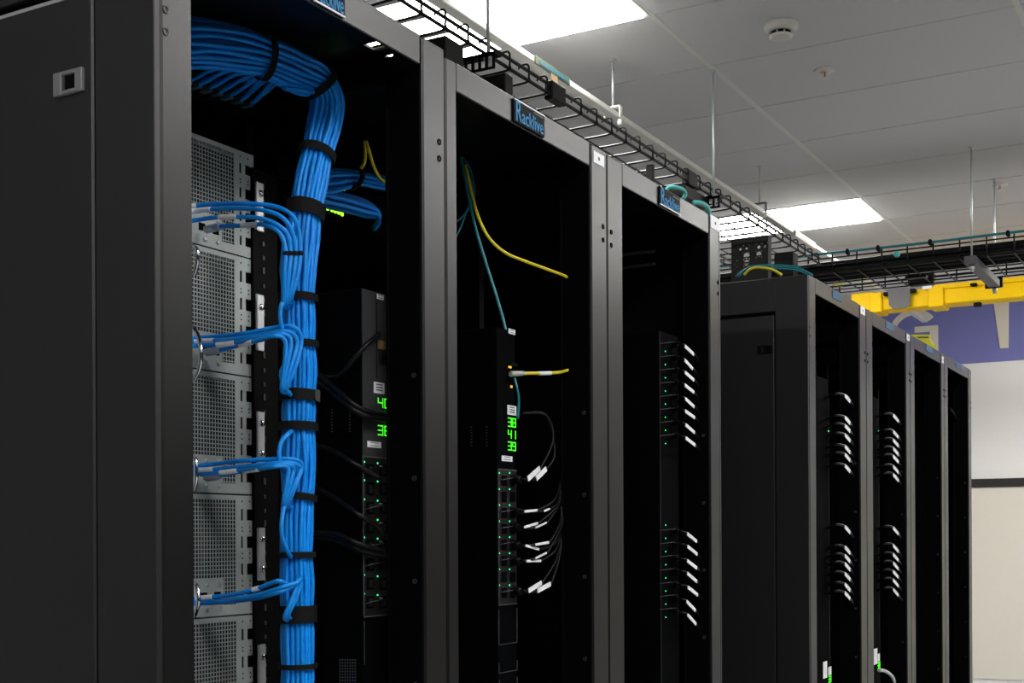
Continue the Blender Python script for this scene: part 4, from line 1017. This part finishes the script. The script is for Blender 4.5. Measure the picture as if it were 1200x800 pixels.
# trapeze bar and rods
qr = U(1138, 172, z=CEIL); qf = U(1165, 210, z=CEIL)
b_ = thing('tray_bracket', 'grey trapeze bar under the crossing tray between two rods', 'bracket', (7.2, qr.y, KZ-.03))
part('strut', MB().bbox((qr.x-.05, qr.y-.03, KZ-.046), (qf.x+.02, qr.y+.03, KZ-.006), .003), 'flap', b_)
part('end_plate', MB().bbox((qf.x-.02, qr.y-.045, KZ-.05), (qf.x-.005, qr.y+.05, KZ+.012), .003), 'wire', b_)
rod(qr.x, qr.y, CEIL, KZ-.05, 'near zinc rod holding the crossing tray, in front of it')
rod(qf.x, qr.y, CEIL, KZ-.05, 'far thinner looking zinc rod behind the crossing tray')
q = U(1081, 325, x=KX1)
tg = thing('junction_box', 'short black box hanging under the crossing tray above the yellow raceway', 'box', q)
part('box_body', MB().bbox((KX1-.06, U(1097,325,x=KX1).y, KZ-.012), (KX1+.0, U(1067,325,x=KX1).y, KZ+.052), .006), 'wire', tg)
q2 = U(1073, 311, x=KX1-.28)
part('box_clip', MB().bbox((KX1-.30, U(1086,311,x=KX1-.28).y, KZ-.015), (KX1-.24, U(1061,311,x=KX1-.28).y, KZ-.002), .004), 'wire', tg)
for px, py in ((965.5,325), (982,334)):
    q = U(px, py, x=KX1-.1)
    one('cable_tag', MB().bbox(q-Vector((.004,.03,.012)), q+Vector((.004,.03,.012)), .002), 'caution', 'small yellow tag '+('at the corner above the far row header' if px < 970 else 'on the tray wires right of the corner'), 'tag')

# ---------------------------------------------------------------- yellow raceway
RX = 9.0
def ry(px, py): return U(px, py, x=RX)
zt, zb = (ry(1100,334).z, ry(1100,357).z)
ye0, ye1 = ry(997,345).y, -1.7
t = thing('cable_raceway', 'yellow fibre raceway spanning across in front of the violet wall', 'raceway', (RX, .5, zb))
yj0, yj1 = ry(1106,350).y, ry(1018,350).y
part('trough', MB().bbox((RX, ye1, zb), (RX+.16, yj0+.03, zt), .008), 'race', t)
part('trough', MB().bbox((RX+.004, yj0, zb-.004), (RX+.16, yj1, zt-.012), .008), 'race', t)
part('trough', MB().bbox((RX, yj1-.03, zb+.004), (RX+.16, ye0, zt), .008), 'race', t)
for a, b in ((1088,1106),(1020,1034)):
    part('coupler', MB().bbox((RX-.022, ry(b,350).y, zb-.016), (RX+.18, ry(a,350).y, zt-.012), .006), 'race', t)
part('rim', MB().bbox((RX-.012, ye1, zt-.03), (RX+.002, ry(1094,350).y, zt+.004), .004), 'race', t)
part('cover_flap', MB().prism([U(1040,339,x=RX-.04), U(1066.5,337,x=RX-.04), U(1066.5,356,x=RX-.04), U(1062,360,x=RX-.04), U(1046,361.5,x=RX-.04), U(1042,358,x=RX-.04)], (.012,0,0)), 'flap', t, 'dark grey hanging cover flap')
for a, b, c_, d in ((1035,342.5,1041,346),(1066,338.5,1073,342.5),(1137,332,1145,334.5),(1141,354.5,1150,358.5)):
    q, r_ = U(a,b,x=RX-.03), U(c_,d,x=RX-.03)
    part('clip', MB().bbox((RX-.04, r_.y, r_.z), (RX-.0, q.y, q.z), .004), 'velcro', t)
q, r_ = U(1081,331.5,x=RX-.02), U(1092,338,x=RX-.02)
part('label', MB().box((RX-.025, r_.y, r_.z), (RX-.018, q.y, q.z)), 'white', t, 'white label on raceway rim')
# yellow caution placard standing on the far row roof
XP = (p6['x0']+p6['x1'])/2+.1
def pp_(px, py): return U(px, py, x=XP)
tg = thing('placard', 'yellow caution placard rising behind the far row header, below the letter G', 'sign', pp_(1085,405))
part('board', MB().prism([pp_(1068,392), pp_(1090,392), pp_(1090,398), pp_(1094,404), Vector((XP, pp_(1101,418).y, TOP-.003)), Vector((XP, pp_(1068,418).y, TOP-.003))], (.006,0,0)), 'caution', tg)
part('print', MB().prism([pp_(1074,394.3), pp_(1088,394.3), pp_(1088,396), pp_(1076,396)], (-.0015,0,0)), 'green', tg)
# ---------------------------------------------------------------- ceiling fittings
q = U(915, 28, z=CEIL)
t = thing('smoke_detector', 'round off-white smoke detector on the ceiling', 'smoke detector', q)
part('base', MB().lathe(q, (0,0,-1), [(.062,0),(.066,.004),(.066,.016),(.058,.026),(.048,.032)], 32), 'plastic', t)
part('sensor_head', MB().lathe(q, (0,0,-1), [(.036,.030),(.036,.046)], 24), 'plastic', t)
for k in range(8):
    a = 2*math.pi*k/8+.3; c_ = q+Vector((math.cos(a)*.0375, math.sin(a)*.0375, -.040))
    tv = Vector((-math.sin(a), math.cos(a), 0))*.011; rv = Vector((math.cos(a), math.sin(a), 0))*.004
    part('vent', MB().prism([c_-tv+Vector((0,0,.007)), c_+tv+Vector((0,0,.007)), c_+tv-Vector((0,0,.006)), c_-tv-Vector((0,0,.006))], -rv), 'gap', t)
part('cap', MB().lathe(q, (0,0,-1), [(.046,.046),(.046,.051),(.030,.056),(.006,.057)], 28), 'plastic', t)
q = U(966, 82, z=CEIL)
t = thing('sprinkler', 'small white ceiling sprinkler with a red bulb, beyond the smoke detector', 'sprinkler', q)
part('escutcheon', MB().lathe(q, (0,0,-1), [(.044,0),(.046,.003),(.040,.007),(.018,.010)], 24), 'plastic', t)
part('frame_arm', MB().tube([q+Vector((.010,0,-.008)), q+Vector((.014,0,-.022)), q+Vector((.006,0,-.036))], .003, 6).tube([q+Vector((-.010,0,-.008)), q+Vector((-.014,0,-.022)), q+Vector((-.006,0,-.036))], .003, 6), 'plastic', t)
part('bulb', MB().tube([q+Vector((0,0,-.008)), q+Vector((0,0,-.034))], .005, 8), 'red', t, 'red glass bulb')
part('deflector', MB().lathe(q, (0,0,-1), [(.018,.036),(.018,.039)], 12), 'plastic', t)
q = U(1172, 216, z=CEIL)
t = thing('sprinkler', 'far small sprinkler beside the thinner rod', 'sprinkler', q)
part('escutcheon', MB().lathe(q, (0,0,-1), [(.04,0),(.042,.004),(.02,.010)], 20), 'plastic', t)
part('deflector', MB().lathe(q, (0,0,-1), [(.008,.008),(.008,.03),(.018,.03),(.018,.034)], 12), 'plastic', t)
